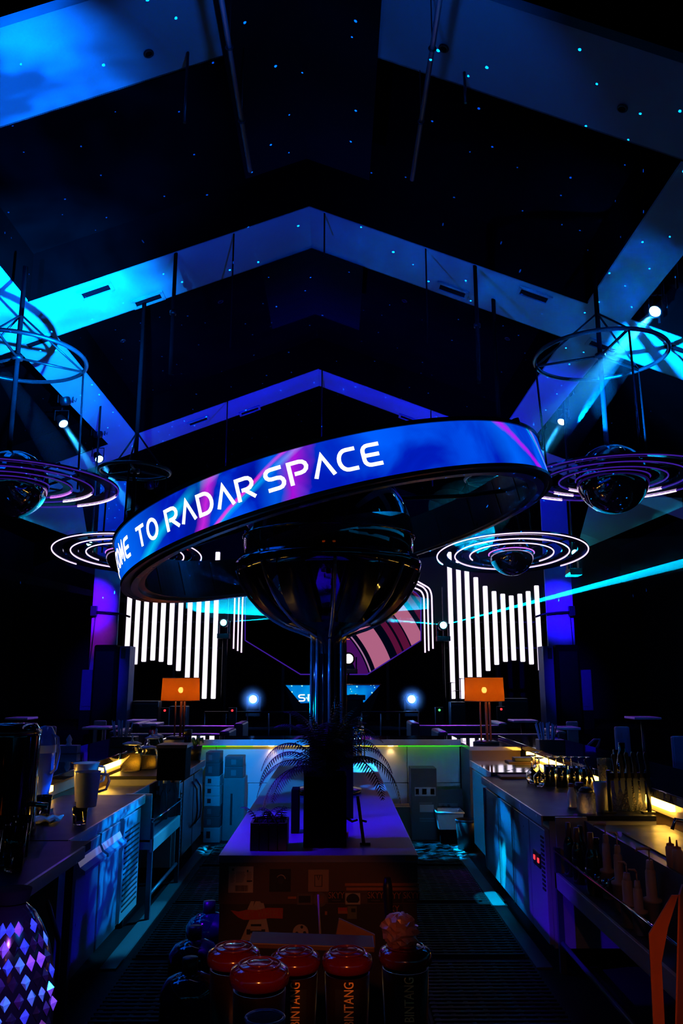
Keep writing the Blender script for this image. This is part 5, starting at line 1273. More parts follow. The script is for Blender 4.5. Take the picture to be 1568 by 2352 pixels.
# tissue box on left bar top
p = atZ(157, 1730, BT); th = thing('tissue_box', 'tissue box with a tissue sticking up on the left bar top', 'tissue box', p)
MB().box(-.1, .1, -.06, .06, 0, .075).build('box', mat('box_blue', (.12, .16, .3), .5, var=.1, vs=10), th, bevel=.005, local=True)
fix(th, [(.03, .074), (.022, .1), (.03, .13), (.014, .16), (.004, .175)], white_plastic, 'tissue', 7)
# spice jars
for i, (px, py, r, h) in enumerate(((299, 1774, .10, .25), (338, 1770, .095, .2), (322, 1752, .085, .24), (306, 1748, .085, .25), (343, 1748, .085, .24))):
    p = P0(px, py - 4); p.x = max(p.x, -2.07 + r); th = thing('candy_jar', ['large glass jar with pale lid, nearest on the left counter, glowing yellow', 'glass jar of yellow snacks with finial lid, right of the largest', 'glass jar of snacks in the middle of the jar group', 'glass jar with pale lid behind the largest', 'glass jar at the back left of the jar group'][i], 'jar', p, 0, 'lidded glass jars on the left counter')
    fix(th, [(0, 0), (r, 0), (r, h * .8), (r * .8, h * .95), (r * .78, h), (r * .75, h), (r * .77, h * .95), (r - .004, h * .78), (r - .004, .004), (0, .004)], glass, 'glass_wall', 24)
    fix(th, [(0, .006), (r - .006, .006), (r - .006, h * .62), (0, h * .66)], spice, 'snacks', 20)
    fix(th, [(0, h + .02), (r * .5, h + .018), (r * .92, h + .004), (r * .92, h - .006), (0, h - .006)], lid_blue, 'lid', 24)
    fix(th, [(0, h + .085), (.008, h + .075), (.014, h + .06), (.006, h + .045), (.018, h + .03), (.012, h + .018), (0, h + .018)], lid_blue, 'knob', 12)
p = atZ(348, 1696, BT); th = thing('red_votive', 'small red glass candle holder glowing on the left bar top', 'candle holder', p)
fix(th, [(0, 0), (.035, 0), (.045, .1), (.042, .1), (.032, .006), (0, .006)], candle_red, 'glass_wall', 20); fix(th, [(0, .01), (.02, .01), (.02, .05), (0, .05)], emis('candle_flame', (1, .08, .05), 2.5), 'candle', 10)
# black caddy + black canisters
p = P0(398, 1790); th = thing('black_caddy', 'large black bar caddy in front of the left lamp', 'caddy', p)
MB().box(-.13, .12, -.1, .16, .0, .28).build('box', duct_black, th, bevel=.01, local=True); MB().box(-.14, .13, -.11, .17, .27, .3).build('rim', black_plastic, th, bevel=.005, local=True)
p = P0(424, 1766); th = thing('glass_cylinder', 'tall clear tube with black cap right of the black caddy', 'bottle', (p.x + .02, p.y, CT))
fix(th, [(0, 0), (.036, 0), (.036, .33), (.03, .33), (.03, .006), (0, .006)], glass, 'glass_wall', 20); fix(th, [(0, .33), (.04, .33), (.04, .375), (0, .38)], black_plastic, 'cap', 20)
p = P0(447, 1745); th = thing('succulent_pot', 'small curly green plant in a dark pot right of the left lamp', 'plant', p)
fix(th, [(0, 0), (.06, 0), (.08, .15), (.07, .15), (0, .13)], black_plastic, 'pot', 20)
rs = random.Random(4)
for k in range(16):
    a = rs.uniform(0, 2 * PI); l = rs.uniform(.06, .11)
    MB().tube([(0, 0, .13), (.5 * l * math.cos(a), .5 * l * math.sin(a), .13 + l * .9), (l * math.cos(a), l * math.sin(a), .13 + l), (l * 1.1 * math.cos(a), l * 1.1 * math.sin(a), .10 + l * .9)], [.006, .012, .014, .005], 6).build('leaf', mat('teal_leaf', (.04, .16, .12), .4, var=.3, vs=20), th, local=True)
# left rack bottles
for i, (px, py, h) in enumerate(((355, 1797, .30), (379, 1790, .33), (396, 1788, .32), (362, 1806, .27), (408, 1784, .3))):
    z = .572; c = atZ(px, py, z + h); c.z = z; c.x = min(c.x, -1.45)
    bottle('liquor_bottle', ['clear bottle with dark cap, nearest in the left rack', 'clear bottle with pale cap, second in the left rack', 'clear bottle, third in the left rack', 'short clear bottle half hidden in the left rack', 'clear bottle at the far end of the left rack'][i], c, h, .036, glass, (lid_blue if i == 1 else dark_wood), None, 'bottles in the left rack', caph=.035)
# ---------------------------------------------------------------- CARTONS AT THE BACK
def carton(px0, px1, py0, py1, Y, m, lab, prints=None, depth=.3, cat='box', group=None, zb=None):
    a = atY(px0, py1, Y); b = atY(px1, py0, Y); z0 = zb if zb is not None else max(0, a.z)
    th = thing('carton', lab, cat, ((a.x + b.x) / 2, Y, z0), 0, group)
    MB().box(a.x, b.x, Y, Y + depth, z0, b.z).build('box', m, th, bevel=.004)
    MB().box(a.x, b.x, Y + depth / 2 - .02, Y + depth / 2 + .02, b.z, b.z + .002).build('tape', paper_dim, th)
    W = b.x - a.x; H = b.z - z0
    for (u0, u1, v0, v1, mm) in prints or []:
        MB().box(a.x + u0 * W, a.x + u1 * W, Y - .002, Y, z0 + v0 * H, z0 + v1 * H).build('print', mm, th)
    return b.z
logo = [(.18, .42, .3, .75, print_black)]
zc = 0
Yc = 9.35
for i, (pt, m, lab) in enumerate(((1901, carton_white, 'white carton with black emblem at the bottom of the left stack'), (1876, carton_dark, 'dark carton second from bottom in the left stack'), (1852, carton_dark, 'dark carton third from bottom in the left stack'),
        (1829, carton_white, 'white carton fourth from bottom in the left stack'), (1806, carton_white, 'white carton fifth from bottom in the left stack'), (1783, carton_white, 'white carton sixth from bottom in the left stack'), (1753, carton_dark, 'dark carton seventh from bottom in the left stack'), (1728, carton_dark, 'dark carton on top of the left stack'))):
    zt = carton(466, 505, pt, 1930, Yc, m, lab, logo if m is carton_white else [(.2, .45, .25, .75, carton_grey)], .28, 'box', 'cartons stacked at the back left', zb=zc + .0015); zc = zt
zt = carton(509, 562, 1787, 1930, 9.45, carton_grey, 'tall grey carton with faint vertical print beside the left stack', [(.35, .45, .25, .75, print_black)], .3, zb=0.001)
zt = carton(511, 558, 1761, 1930, 9.45, carton_dark, 'dark carton lying on the tall grey carton', [(.35, .62, .2, .7, carton_grey)], .28, zb=zt + .0015)
zt = carton(511, 558, 1738, 1930, 9.45, carton_dark, 'uppermost dark carton on the tall grey one', [(.35, .62, .2, .7, carton_grey)], .28, zb=zt + .0015)
carton(946, 1002, 1765, 1930, 9.4, carton_dark, 'tall black carton with handling symbols at the right of the back wall', [(.14, .95, .62, .74, carton_white), (.17, .3, .64, .72, print_black), (.42, .6, .64, .72, print_black), (.75, .9, .64, .72, print_black), (.32, .86, .4, .5, carton_white), (.3, .9, .3, .32, carton_grey), (.3, .9, .27, .285, carton_grey), (.3, .8, .51, .53, carton_grey)], .3, zb=0.001)
zt = carton(1003, 1062, 1813, 1930, 9.5, carton_dark, 'black carton half hidden behind the white bin', [(.1, .8, .62, .72, carton_grey), (.2, .3, .64, .7, print_black), (.42, .52, .64, .7, print_black)], .28, zb=0.001)
carton(902, 944, 1854, 1930, 9.55, mat('brown_crate', (.12, .09, .05), .6, var=.2, vs=12), 'open brown crate with yellow-lit rim beside the tall black carton', [(.1, .9, .82, .94, brown_panel)], .28, zb=0.001)
a = atY(1003, 1923, 9.15); b = atY(1067, 1868, 9.15); cx = (a.x + b.x) / 2; W = (b.x - a.x) / 2; z0 = max(.16, a.z - .0)
th = thing('white_bin', 'white rectangular plastic bin with rolled rim near the back right', 'bin', (cx, 9.15, 0))
MB().box(cx - W * .7, cx + W * .7, 9.2, 9.45, 0.001, z0 - .002).build('stand', duct_black, th)
t_ = b.z
mb = MB(); w0, w1, d0, d1 = W * .8, W * .95, .13, .15
vs = [(cx + sx_ * w_, 9.32 + sy_ * d_, z) for (w_, d_, z) in ((w0, d0, z0), (w1, d1, t_), (w1 - .012, d1 - .012, t_), (w0 - .012, d0 - .012, z0 + .01)) for sx_, sy_ in ((-1, -1), (1, -1), (1, 1), (-1, 1))]
fs = [(3, 2, 1, 0), (12, 13, 14, 15)]
for k in range(3):
    for i in range(4): fs.append((k * 4 + i, k * 4 + (i + 1) % 4, k * 4 + 4 + (i + 1) % 4, k * 4 + 4 + i))
mb.add(vs, fs).build('tub', white_plastic, th, bevel=.008)
MB().tube([(cx - w1, 9.32 - d1, t_), (cx + w1, 9.32 - d1, t_), (cx + w1, 9.32 + d1, t_), (cx - w1, 9.32 + d1, t_)], .012, 8, closed=True).build('rim', white_plastic, th)
p = atZ(1076, 1950, 0); th = thing('small_bin', 'small black bin in the right aisle corner', 'bin', (p.x - .02, 8.95, 0))
fix(th, [(0, 0.0), (.1, 0), (.12, .3), (.11, .3), (.09, .02), (0, .02)], black_plastic, 'tub', 24); fix(th, [(.118, .29), (.125, .3), (.118, .31)], steel_dull, 'rim', 24)

# ---------------------------------------------------------------- FLOOR MATS
def rmat(x0, x1, y0, y1, lab):
    th = thing('rubber_mat', lab, 'mat', ((x0 + x1) / 2, (y0 + y1) / 2, 0), 0, 'ribbed rubber floor mats')
    MB().box(x0, x1, y0, y1, .001, .006).build('base_sheet', rubber, th)
    g = MB(); n = int((y1 - y0) / .055)
    for k in range(n): g.box(x0 + .02, x1 - .02, y0 + .02 + k * .055, y0 + .045 + k * .055, .005, .02)
    m_ = int((x1 - x0) / .09)
    for k in range(m_): g.box(x0 + .03 + k * .09, x0 + .055 + k * .09, y0 + .02, y1 - .02, .005, .016)
    o = g.build('ribs', rubber, th); o['kind'] = 'stuff'
for i, y in enumerate((4.3, 5.6, 6.9, 8.2)):
    rmat(.5, 1.25, y, y + 1.22, f'black ribbed rubber mat in the right aisle, {ORD[i]} from the near end'); rmat(-1.3, -.66, y, y + 1.0 if i == 3 else y + 1.22, f'black ribbed rubber mat in the left aisle, {ORD[i]} from the near end')
for s_, x in ((1, 1.30), (-1, -1.40)):
    tag(MB().box(x - .05, x + .05, 5.4, 9.2, .0, .012).build('floor_strip', mat('floor_strip_metal', (.12, .12, .13), .4, metal=.3, var=.2, vs=8)), f'thin steel floor strip along the {"right" if s_ > 0 else "left"} cabinets', 'floor strip')

# ---------------------------------------------------------------- ISLAND TOP ITEMS
def frond(parent, base, az, el, L_, droop, m, n=34, lw=.075, name='frond'):
    d = Vector((math.cos(az) * math.cos(el), math.sin(az) * math.cos(el), math.sin(el))); p = Vector(base); pts = [p.copy()]; st_ = L_ / n
    for k in range(n):
        d = (d + Vector((0, 0, -droop / n * (.4 + 1.6 * k / n)))).normalized(); p = p + d * st_; pts.append(p.copy())
    g = MB().tube(pts, [.004 * (1 - .7 * i / n) for i in range(n + 1)], 4)
    for i in range(3, n + 1):
        t = (pts[i] - pts[i - 1]).normalized(); sd = t.cross(Vector((0, 0, 1))).normalized(); ll = lw * (math.sin(PI * min(1, (i / n) * .85 + .12)) ** .7 + .1)
        for sg in (-1, 1):
            b0 = pts[i - 1]; tip = b0 + sd * sg * ll + t * ll * .3 + Vector((0, 0, -ll * .3)); q = t * st_ * .24
            g.add([b0 - q, b0 + q, b0.lerp(tip, .6) + q, tip, b0.lerp(tip, .6) - q], [(0, 1, 2, 3, 4)])
    return g.build(name, m, parent)
pl_ = thing('potted_fern', 'large dark fern arching over a tall black planter on the island front', 'plant', (-.055, 4.5, .9))
MB().box(-.165, .06, 4.40, 4.62, .9, 1.26).build('planter', duct_black, pl_, bevel=.006); MB().box(-.155, .05, 4.41, 4.61, 1.25, 1.262).build('soil', black_wall, pl_)
rs = random.Random(11); cpt = (-.05, 4.52, 1.25)
spec = [(180, 40, .50, 2.6), (200, 30, .46, 2.4), (165, 50, .52, 2.8), (215, 35, .44, 2.4), (190, 62, .5, 2.9), (0, 42, .52, 2.5), (-18, 45, .58, 2.9), (12, 55, .5, 2.6), (-35, 45, .5, 2.8), (25, 62, .46, 2.4), (90, 75, .4, 2.0), (60, 78, .42, 1.6), (130, 70, .42, 1.8), (240, 65, .35, 2.8), (270, 60, .3, 3), (300, 65, .36, 2.8), (150, 75, .42, 1.5), (40, 70, .45, 1.8), (-5, 68, .44, 2.2), (175, 72, .44, 2.0)]
for k in range(22): frond(pl_, cpt, rs.uniform(0, 6.28), math.radians(rs.uniform(60, 88)), rs.uniform(.3, .46), rs.uniform(1.2, 2.4), leaf_dark, n=26, lw=.06)
for az, el, l, dr in spec: frond(pl_, cpt, math.radians(az), math.radians(el), l, dr, leaf_dark)
pl2 = thing('potted_fern', 'reddish feathery fern in a black pot behind, at the foot of the column', 'plant', (-.08, 5.75, .9))
MB().lathe([(0, .9), (.11, .9), (.14, 1.14), (.13, 1.14), (0, 1.1)], (-.08, 5.75, 0), 24).build('pot', duct_black, pl2)
for k in range(26):
    az = rs.uniform(0, 2 * PI); frond(pl2, (-.08, 5.75, 1.12), az, math.radians(rs.uniform(48, 85)), rs.uniform(.28, .44), rs.uniform(1.2, 2.6), leaf_red if k % 2 else leaf_dark, n=16, lw=.04)
# dark planter board behind
tag(MB().box(.03, .115, 5.3, 5.36, .9, 1.47).build('menu_board', duct_black), 'slim black board standing beside the ferns on the island', 'board')
p = P0(618, 1955); th = thing('wooden_planter', 'low dark wooden planter with small plants at left front of the island', 'planter', (p.x, p.y + .1, .9))
X0, X1 = P0(573, 1955).x, P0(658, 1955).x
for k in range(4):
    w_ = (X1 - X0) / 4; MB().box(X0 + k * w_ + .002, X0 + (k + 1) * w_ - .002, p.y, p.y + .012, .9, 1.035).build('board', dark_wood, th, bevel=.002)
MB().box(X0, X0 + .012, p.y + .013, p.y + .2, .9, 1.035).build('side', dark_wood, th); MB().box(X1 - .012, X1, p.y + .013, p.y + .2, .9, 1.035).build('side', dark_wood, th); MB().box(X0, X1, p.y + .19, p.y + .2, .9, 1.035).build('back', dark_wood, th); MB().box(X0 + .012, X1 - .012, p.y + .013, p.y + .19, .9, 1.02).build('soil', black_wall, th)
for k in range(9): frond(th, (X0 + .03 + k * .017, p.y + .1, 1.02), rs.uniform(0, 6.28), 1.1, .14, 1.5, leaf_dark, n=10, lw=.03, name='leaf_spray')
p = P0(700, 1915); tag(MB().box(p.x - .08, p.x - .035, p.y, p.y + .12, .9, 1.14).build('black_box', duct_black, bevel=.004), 'plain black box left of the tall planter', 'box')
# small easel
p = P0(835, 1940); th = thing('tablet_stand', 'thin black folding stand right of the tall planter', 'stand', p)
MB().cyl((0, 0, .004), (-.03, .03, .24), .009, n=8).build('post', black_metal, th, local=True); MB().cyl((-.02, .0, .004), (.035, .0, .004), .006, n=8).build('foot', black_metal, th, local=True)
MB().tube([(-.03, .03, .12), (-.06, .03, .11), (-.09, .02, .13)], .006, 6).build('arm', black_metal, th, local=True); MB().tube([(-.02, .02, .12), (.015, .0, .115)], .006, 6).build('arm', black_metal, th, local=True)
p = P0(792, 1925); th = thing('magenta_votive', 'tiny magenta glowing candle beside the black planter', 'candle', p)
fix(th, [(0, 0), (.018, 0), (.02, .03), (0, .032)], mat('magenta_wax', (.3, .01, .2), .4, trans=.3), 'wax', 14); fix(th, [(0, .03), (.006, .034), (0, .05)], emis('magenta_flame', (1, 0, .7), 4), 'flame', 8)
# chrome beer tap column behind ferns, right
p = P0(818, 1745); th = thing('beer_tap_tower', 'chrome tap tower with black handle behind the ferns, right of the column', 'beer tap', (p.x, p.y - .15, .9))
for dx in (-.03, .03): MB().cyl((dx, 0, 0), (dx, 0, .32), .028, n=16).build('pipe', chrome, th, local=True)
MB().cyl((-.08, 0, .33), (.08, 0, .33), .035, n=16).build('crossbar', chrome, th, local=True); MB().lathe([(0, .1), (.02, .09), (.024, .03), (.012, 0), (0, 0)], (.04, -.02, .36), 14).build('tap_handle', black_plastic, th, local=True)
MB().cyl((.085, 0, 0), (.085, 0, .3), .008, n=8).build('brass_tube', mat('brass', (.8, .4, .1), .2, metal=1, var=.1, vs=10), th, local=True); fix(th, [(0, 0), (.12, 0), (.12, .012), (0, .012)], steel, 'base')

# ================================================================== WATER BOTTLES LEFT OF ISLAND
for i, (x, y) in enumerate(((-.665, 4.02), (-.725, 4.5), (-.725, 4.98))):
    th = thing('water_gallon', ['large blue water bottle with black cap, nearest of three beside the island', 'large blue water bottle, middle of three beside the island', 'large blue water bottle, farthest of three beside the island'][i], 'water bottle', (x, y, .006), 0, 'large water bottles left of the island')
    fix(th, [(0, 0), (.125, .005), (.132, .02), (.132, .30), (.128, .315), (.132, .33), (.128, .37), (.10, .41), (.055, .43), (.036, .435), (.032, .45)], blue_plastic, 'bottle_body', 36)
    fix(th, [(.033, .43), (.036, .432), (.036, .495), (0, .498)], black_plastic, 'cap', 20)
    for z in (.1, .2): fix(th, [(.133, z), (.136, z + .01), (.133, z + .02)], blue_plastic, 'rib', 36)

# ================================================================== NEAR COUNTER WITH BEER DISPENSERS
tag(MB().box(-1.25, 1.15, 1.15, 2.35, .70, .75).build('near_counter', counter_top_m), 'dark near counter just under the bottom of the picture', 'counter')
o = bpy.data.objects['near_counter']
for x in (-1.2, 1.1):
    for y in (1.2, 2.28): MB().box(x - .03, x + .03, y - .03, y + .03, 0, .70).build('leg', black_metal, o)
def tower(px, py, Y, lab, name=True, r=.054, cap_only=False):
    c = atY(px, py, Y); th = thing('beer_dispenser', lab, 'beer dispenser', (c.x, Y, .75), 0, 'red capped beer dispensers'); h = c.z - .75
    fix(th, [(0, 0.01), (r * .72, .01), (r * .96, h - .03), (r * .9, h - .03), (r * .66, .02), (0, .02)], tower_clear, 'tube', 28)
    fix(th, [(0, 0), (r * 1.0, 0), (r * 1.0, .012), (r * .7, .02), (0, .02)], cap_red, 'foot', 28)
    fix(th, [(r * .98, h - .022), (r * 1.08, h - .018), (r * 1.1, h - .006), (r * 1.02, h + .006), (r * .7, h + .014), (r * .35, h + .018), (0, h + .019)], cap_red, 'cap', 36)
    for q in (.45, .75): MB().torus((0, 0, h + .0205 - q * .008), r * q, .002, 32, 6).build('cap_ridge', cap_red, th, local=True)
    if name:
        MB().lathe([(r * .79, h * .08), (r * .98, h - .05)], (0, 0, 0), 10, math.radians(-122), math.radians(-58)).build('label_panel', print_black, th, local=True)
        M = Matrix.Translation((.004, -r * .965 - .003, h - .078)) @ Matrix.Rotation(math.radians(1.8), 4, 'X') @ Matrix.Rotation(PI / 2, 4, 'X') @ Matrix.Rotation(PI / 2, 4, 'Z') @ Matrix.Diagonal((.68, 1, 1, 1))
        t = text_obj('BINTANG', .031, label_gold, 'lettering', None, M @ Matrix.Translation((0.0, 0, 0)), .0006); t.parent = th
    return th
tower(537, 2190, 2.0, 'red capped beer dispenser, leftmost, its cap lit violet', False, .056)
tower(678, 2200, 2.02, 'red capped beer dispenser with BINTANG lettering, second from left in the row')
tower(797, 2200, 2.02, 'red capped beer dispenser with BINTANG lettering, third from left in the row')
tower(930, 2188, 2.0, 'red capped beer dispenser with BINTANG lettering, rightmost in the row', True, .056)
tower(596, 2232, 1.72, 'red capped beer dispenser standing nearest, before the row', False, .054)
# planks
a = atY(575, 2158, 2.12); b = atY(858, 2168, 2.12)
o = MB().obox((a + b) / 2 , ((b - a).length, .09, .012), (0, math.atan2(a.z - b.z, b.x - a.x), 0)).build('thin_plank', dark_wood, bevel=.002); tag(o, 'thin brown plank lying across behind the red caps', 'plank')
P = [atY(x, y, 2.2) for x, y in ((778, 2110), (861, 2148), (862, 2180), (770, 2152))]
tag(MB().prism(list(reversed(P)), (0, .012, 0)).build('tilted_plank', mat('plank_brown', (.08, .035, .02), .6, var=.3, vs=10), bevel=.002), 'tilted brown plank leaning above the rightmost caps', 'plank')
# crumpled film ball
c = atY(918, 2138, 2.0); rs = random.Random(2); vs = []; nl__ = 14; 
for j in range(nl__ + 1):
    for i in range(20):
        th_ = PI * j / nl__; ph = 2 * PI * i / 20; r = .038 * (1 + .22 * rs.uniform(-1, 1) * math.sin(th_)); vs.append((c.x + r * 1.1 * math.sin(th_) * math.cos(ph), 2.0 + r * math.sin(th_) * math.sin(ph), c.z + r * math.cos(th_)))
o = MB().add(vs, [(j * 20 + i, j * 20 + (i + 1) % 20, (j + 1) * 20 + (i + 1) % 20, (j + 1) * 20 + i) for j in range(nl__) for i in range(20)]).build('crumpled_film', mat('pinkish_film', (.2, .09, .07), .35, trans=.3, var=.2, vs=12)); tag(o, 'crumpled ball of clear film on the rightmost red cap', 'film')
# glass with blue rim at bottom
c = atY(608, 2338, 1.42); th = thing('blue_rim_glass', 'glass with glowing blue rim at the bottom edge of the picture', 'glass', (c.x, 1.42, .75)); h = c.z - .75
fix(th, [(0, 0), (.026, 0), (.032, h), (.029, h), (.023, .008), (0, .008)], mat('blue_tint_glass', (.2, .3, 1), .05, trans=.7), 'glass_wall', 28); MB().torus((0, 0, h), .0305, .003, 32, 8).build('rim', MATS['blue_tint_glass'], th, local=True)
lamp('SPOT', 'near_glass_blue', (-.35, .9, 1.5), 1.6, (.08, .1, 1), (c.x, 1.42, 1.0), 9, .6, .01)
# folded leaflet right
Pa = [atY(x, y, 1.95) for x, y in ((1543, 2056), (1557, 2056), (1534, 2130), (1519, 2210), (1519, 2352), (1492, 2352), (1490, 2145))]
th = thing('menu_card', 'bright orange folded menu card standing at the right edge', 'menu card', (Pa[4].x, 1.95, .75))
pts = list(Pa); pts[4].z = pts[5].z = .751
MB().prism(list(reversed(pts)), (0, .004, 0)).build('front_fold', orange_paper, th)
MB().prism([pts[1] + Vector((.002, .004, 0)), (pts[1].x + .05, 2.05, pts[1].z), (pts[4].x + .08, 2.05, .751), (pts[4].x + .002, 1.954, .751)], (.004, 0, 0)).build('back_fold', orange_paper, th)
# hobnail glass pineapple vessel at the left, no lamp in it
c = atY(14, 2225, 1.55); th = thing('hobnail_vessel', 'large faceted glass vessel covered in studs with painted sparkle at lower left', 'vessel', (c.x, 1.55, .75)); h = .33; R0 = .092
prof = lambda t: R0 * (math.sqrt(max(.06, 1 - ((t - .70) / .31) ** 2)) if t > .70 else 1 - .3 * (.70 - t))
zt_ = atY(14, 2070, 1.55).z - .75
fix(th, [(prof(i / 30) * .93, .0 + zt_ * i / 30) for i in range(31)] + [(0, zt_)], mat('smoky_violet_glass', (.006, .003, .008), .15, trans=.2, coat=.5), 'vessel_body', 32)
studs = [mat('painted_glint_stud_' + n_, c_, .12, metal=.2, coat=.6, var=.6, vs=60) for n_, c_ in (('dark', (.02, .01, .03)), ('dim', (.05, .02, .08)), ('black', (.008, .005, .01)), ('violet', (.6, .25, .9)), ('blue', (.1, .2, .9)), ('cyan', (.2, .7, .9)))]  # sparkle painted in: random bright stud colours among dark ones
rs = random.Random(8)
for j in range(22):
    for i in range(24):
        t = .05 + j * .0425; a = 2 * PI * (i + .5 * (j % 2)) / 24; r = prof(t) * .93; z = t * zt_
        if math.sin(a) > .12: continue
        n_ = Vector((math.cos(a), math.sin(a), (t - .5) * .9)).normalized(); u_ = Vector((-math.sin(a), math.cos(a), 0)); v_ = n_.cross(u_); cc = Vector((r * math.cos(a), r * math.sin(a), z)); s1, s2 = .0085, .0135
        jt = Vector((rs.uniform(-.003, .003),) * 3)
        MB().add([cc + u_ * s1, cc + v_ * s2, cc - u_ * s1, cc - v_ * s2, cc + n_ * .008 + jt], [(0, 1, 4), (1, 2, 4), (2, 3, 4), (3, 0, 4)]).build('stud', rs.choice(studs), th, local=True)
fix(th, [(.03, zt_), (.034, zt_ + .02), (.02, zt_ + .02), (0, zt_ + .022)], duct_black, 'stopper', 20)
lamp('SPOT', 'stud_violet', (-.2, .6, 1.9), 75, (.45, .1, 1), (c.x, 1.55, 1.0), 34, .5, .01)
lamp('SPOT', 'stud_blue', (.1, 1.1, 2.0), 70, (0, .2, 1), (c.x, 1.55, 1.02), 26, .5, .01)

# lamps standing on the near end of the bar, behind the camera: they warm the foreground and show in the globe
for i, (x, lab) in enumerate(((-.85, 'orange drum table lamp on the near bar end, left, behind the viewpoint'), (.85, 'orange drum table lamp on the near bar end, right, behind the viewpoint'))):
    th = thing('table_lamp', lab, 'lamp', (x, -1.0, 1.02))
    MB().lathe([(.232, 1.47), (.222, 1.74)], (x, -1.0, 0), 40).build('lamp_shade', MATS['lamp_shade'], th)
    MB().cyl((x, -1, 1.05), (x, -1, 1.5), .016).build('pole', lamp_wood, th); MB().lathe([(0, 1.02), (.15, 1.02), (.15, 1.05), (0, 1.06)], (x, -1, 0), 28).build('base', black_metal, th)
    MB().lathe([(0, 1.56), (.03, 1.6), (0, 1.64)], (x, -1, 0), 12).build('bulb', MATS['orange_bulb'], th)
tag(MB().box(-1.6, 1.6, -1.4, -.7, .96, 1.02).build('near_bar', bar_top), 'polished near end of the bar behind the viewpoint', 'bar')
MB().box(-1.5, 1.5, -1.3, -.8, 0, .96).build('bar_body', brown_panel, bpy.data.objects['near_bar'])

# ================================================================== LIGHT BEAMS IN HAZE
def haze_mat(name, A, Lf, dens, power=1.6):
    """thin smoke, densest near the lamp at A, gone at distance Lf"""
    m = bpy.data.materials.new(name); m.use_nodes = True; N = m.node_tree.nodes; L = m.node_tree.links
    N.remove(N['Principled BSDF']); v = N.new('ShaderNodeVolumeScatter'); v.inputs['Anisotropy'].default_value = .2
    tc = N.new('ShaderNodeTexCoord'); ds = N.new('ShaderNodeVectorMath'); ds.operation = 'DISTANCE'; ds.inputs[1].default_value = A; L.new(tc.outputs['Object'], ds.inputs[0])
    mr = N.new('ShaderNodeMapRange'); mr.inputs[1].default_value = 0; mr.inputs[2].default_value = Lf; mr.inputs[3].default_value = 1; mr.inputs[4].default_value = 0; L.new(ds.outputs['Value'], mr.inputs[0])
    pw = N.new('ShaderNodeMath'); pw.operation = 'POWER'; pw.inputs[1].default_value = power; L.new(mr.outputs[0], pw.inputs[0])
    mu = N.new('ShaderNodeMath'); mu.operation = 'MULTIPLY'; mu.inputs[1].default_value = dens; L.new(pw.outputs[0], mu.inputs[0]); L.new(mu.outputs[0], v.inputs['Density'])
    L.new(v.outputs[0], N['Material Output'].inputs['Volume']); return m

for i, (c, t, size) in enumerate(BEAMS):
    ax = (t - c); Lb = ax.length * 1.12; ax.normalize(); tn = math.tan(math.radians(size / 2)) * .98
    o = MB().cyl(c + ax * .03, c + ax * Lb, .05, .05 + Lb * tn, 32).build('haze', haze_mat('haze_beam', c, Lb, .35, 2.2)); tag(o, ['hazy light beam from the upper right spotlight', 'short hazy light beam above the right end of the display ring', 'short hazy light beam of the upper left spotlight', 'hazy light beam of the lower left spotlight'][i], 'haze', kind='stuff')
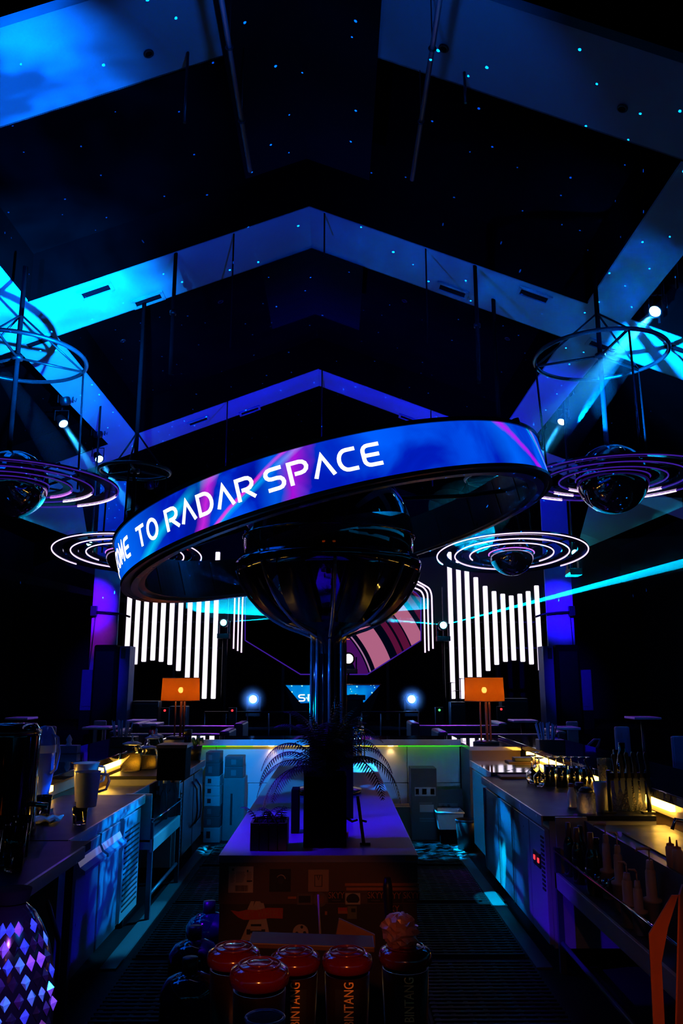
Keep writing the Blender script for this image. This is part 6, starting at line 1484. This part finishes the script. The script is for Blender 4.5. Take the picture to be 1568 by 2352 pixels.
# broad soft beams crossing the upper corners
for i, (a, b, e, sz, lab) in enumerate(((atY(1640, 560, 9.6), atY(1120, 1220, 11.5), 2600, 9, 'broad faint light beam slanting down from the right edge'), (atY(-60, 760, 12.5), atY(330, 1330, 16.5), 5000, 11, 'broad faint light beam slanting down from the left edge'))):
    ax = b - a; Lb = ax.length * 1.05; ax.normalize(); tn = math.tan(math.radians(sz / 2)) * .98
    o = MB().cyl(a + ax * .05, a + ax * Lb, .04, .04 + Lb * tn, 32).build('haze', haze_mat('haze_broad', a, Lb, .06, 1)); tag(o, lab, 'haze', kind='stuff')
    gobo(lamp('SPOT', 'beam_lamp', a, e, (.0, .35, 1), b, sz, .5, .02), 26, .42, .6, 1, (1, 1, 1), .2, .15)
def fan(A, P1, P2, Lf, e, colr, lab, half=.012, n=14):
    d1 = (P1 - A).normalized(); d2 = (P2 - A).normalized(); nz_ = d1.cross(d2).normalized(); mid = (d1 + d2).normalized()
    xx = mid; yy = nz_.cross(xx).normalized(); hw = d1.angle(d2) / 2
    def pt(a, r, s_): return A + (xx * math.cos(a) + yy * math.sin(a)) * r + nz_ * s_ * (half * r)
    vs = []
    for s_ in (-1, 1):
        vs += [pt(0, .12, s_)] + [pt(-hw + 2 * hw * i / n, Lf, s_) for i in range(n + 1)]
    m = n + 2; fs = [tuple(range(m)), tuple(reversed(range(m, 2 * m)))] + [(i, m + i, m + (i + 1) % m, (i + 1) % m) for i in range(m)]
    o = MB().add(vs, fs).build('haze', haze_mat('haze_sheet', A, Lf, .008 if Lf > 5 else .15, 1.2)); tag(o, lab, 'haze', kind='stuff')
    lo = lamp('POINT', 'laser_lamp', A + mid * .02, e, colr, radius=.002)
    lo.rotation_euler = Matrix((xx, yy, nz_)).transposed().to_euler()
    lo.data.use_nodes = True; N = lo.data.node_tree.nodes; L = lo.data.node_tree.links
    tc = N.new('ShaderNodeTexCoord'); sp_ = N.new('ShaderNodeSeparateXYZ'); L.new(tc.outputs['Normal'], sp_.inputs[0])
    def mt(op, a, b):
        q = N.new('ShaderNodeMath'); q.operation = op
        for i, z in enumerate((a, b)):
            if z is None: continue
            if isinstance(z, (int, float)): q.inputs[i].default_value = z
            else: L.new(z, q.inputs[i])
        return q.outputs[0]
    inpl = mt('LESS_THAN', mt('ABSOLUTE', sp_.outputs[2], None), half * 1.1); insec = mt('GREATER_THAN', sp_.outputs[0], math.cos(hw) - .002)
    L.new(mt('MULTIPLY', inpl, insec), N['Emission'].inputs['Strength'])
fan(l2_, atY(1568, 1300, 15.0), atY(560, 1400, 15.0), 9.5, 1800000, (0, .55, 1), 'cyan laser sheet fanning from the lamp right of the screen')
fan(l1_, atY(290, 1340, 16.0), atY(900, 1395, 16.0), 8.0, 950000, (0, .55, 1), 'cyan laser sheet fanning from the lamp left of the screen')
fan(l3_, atY(1348, 1180, 11.0), atY(1500, 1185, 11.0), 5.0, 20000, (0, .8, .8), 'teal laser wedge beside the right planets')
for A_, p_, q_, Lf_, lb_ in ((l2_, (1568, 1300), (1568, 1288), 17, 'bright cyan laser beam running up to the right edge'), (l2_, (700, 1405), (700, 1398), 6, 'cyan laser beam from the right laser lamp toward the screen'), (l1_, (760, 1412), (760, 1405), 6, 'cyan laser beam from the left laser lamp toward the screen'), (l1_, (290, 1385), (290, 1376), 8, 'cyan laser beam from the left laser lamp across the light tubes')):
    Yt = 10.0 if Lf_ > 10 else 18.0
    fan(A_, atY(*p_, Yt), atY(*q_, Yt), Lf_, 30000, (0, .5, 1), lb_, half=.006, n=3)
l5_ = moving_head(205, 1248, 15.0, lens_teal, 3, (0, .8, .9), 'teal laser lamp beyond the left ringed planet', .05, base=4.0)
fan(l5_, atY(50, 1185, 11.0), atY(185, 1140, 11.0), 5.0, 20000, (0, .8, .8), 'teal laser wedge beside the left planets')
for i, (c, rr, nm) in enumerate(((h1, .42, 'round blue haze glow around the left stage light'), (h2, .42, 'round blue haze glow around the right stage light'))):
    o = MB().lathe([(rr * math.sin(PI * k / 12), -rr * math.cos(PI * k / 12)) for k in range(13)], (c.x, c.y - .15, c.z), 20).build('haze', haze_mat('haze_glow', (c.x, c.y - .15, c.z), rr, 1.6, 3)); tag(o, nm, 'haze', kind='stuff')
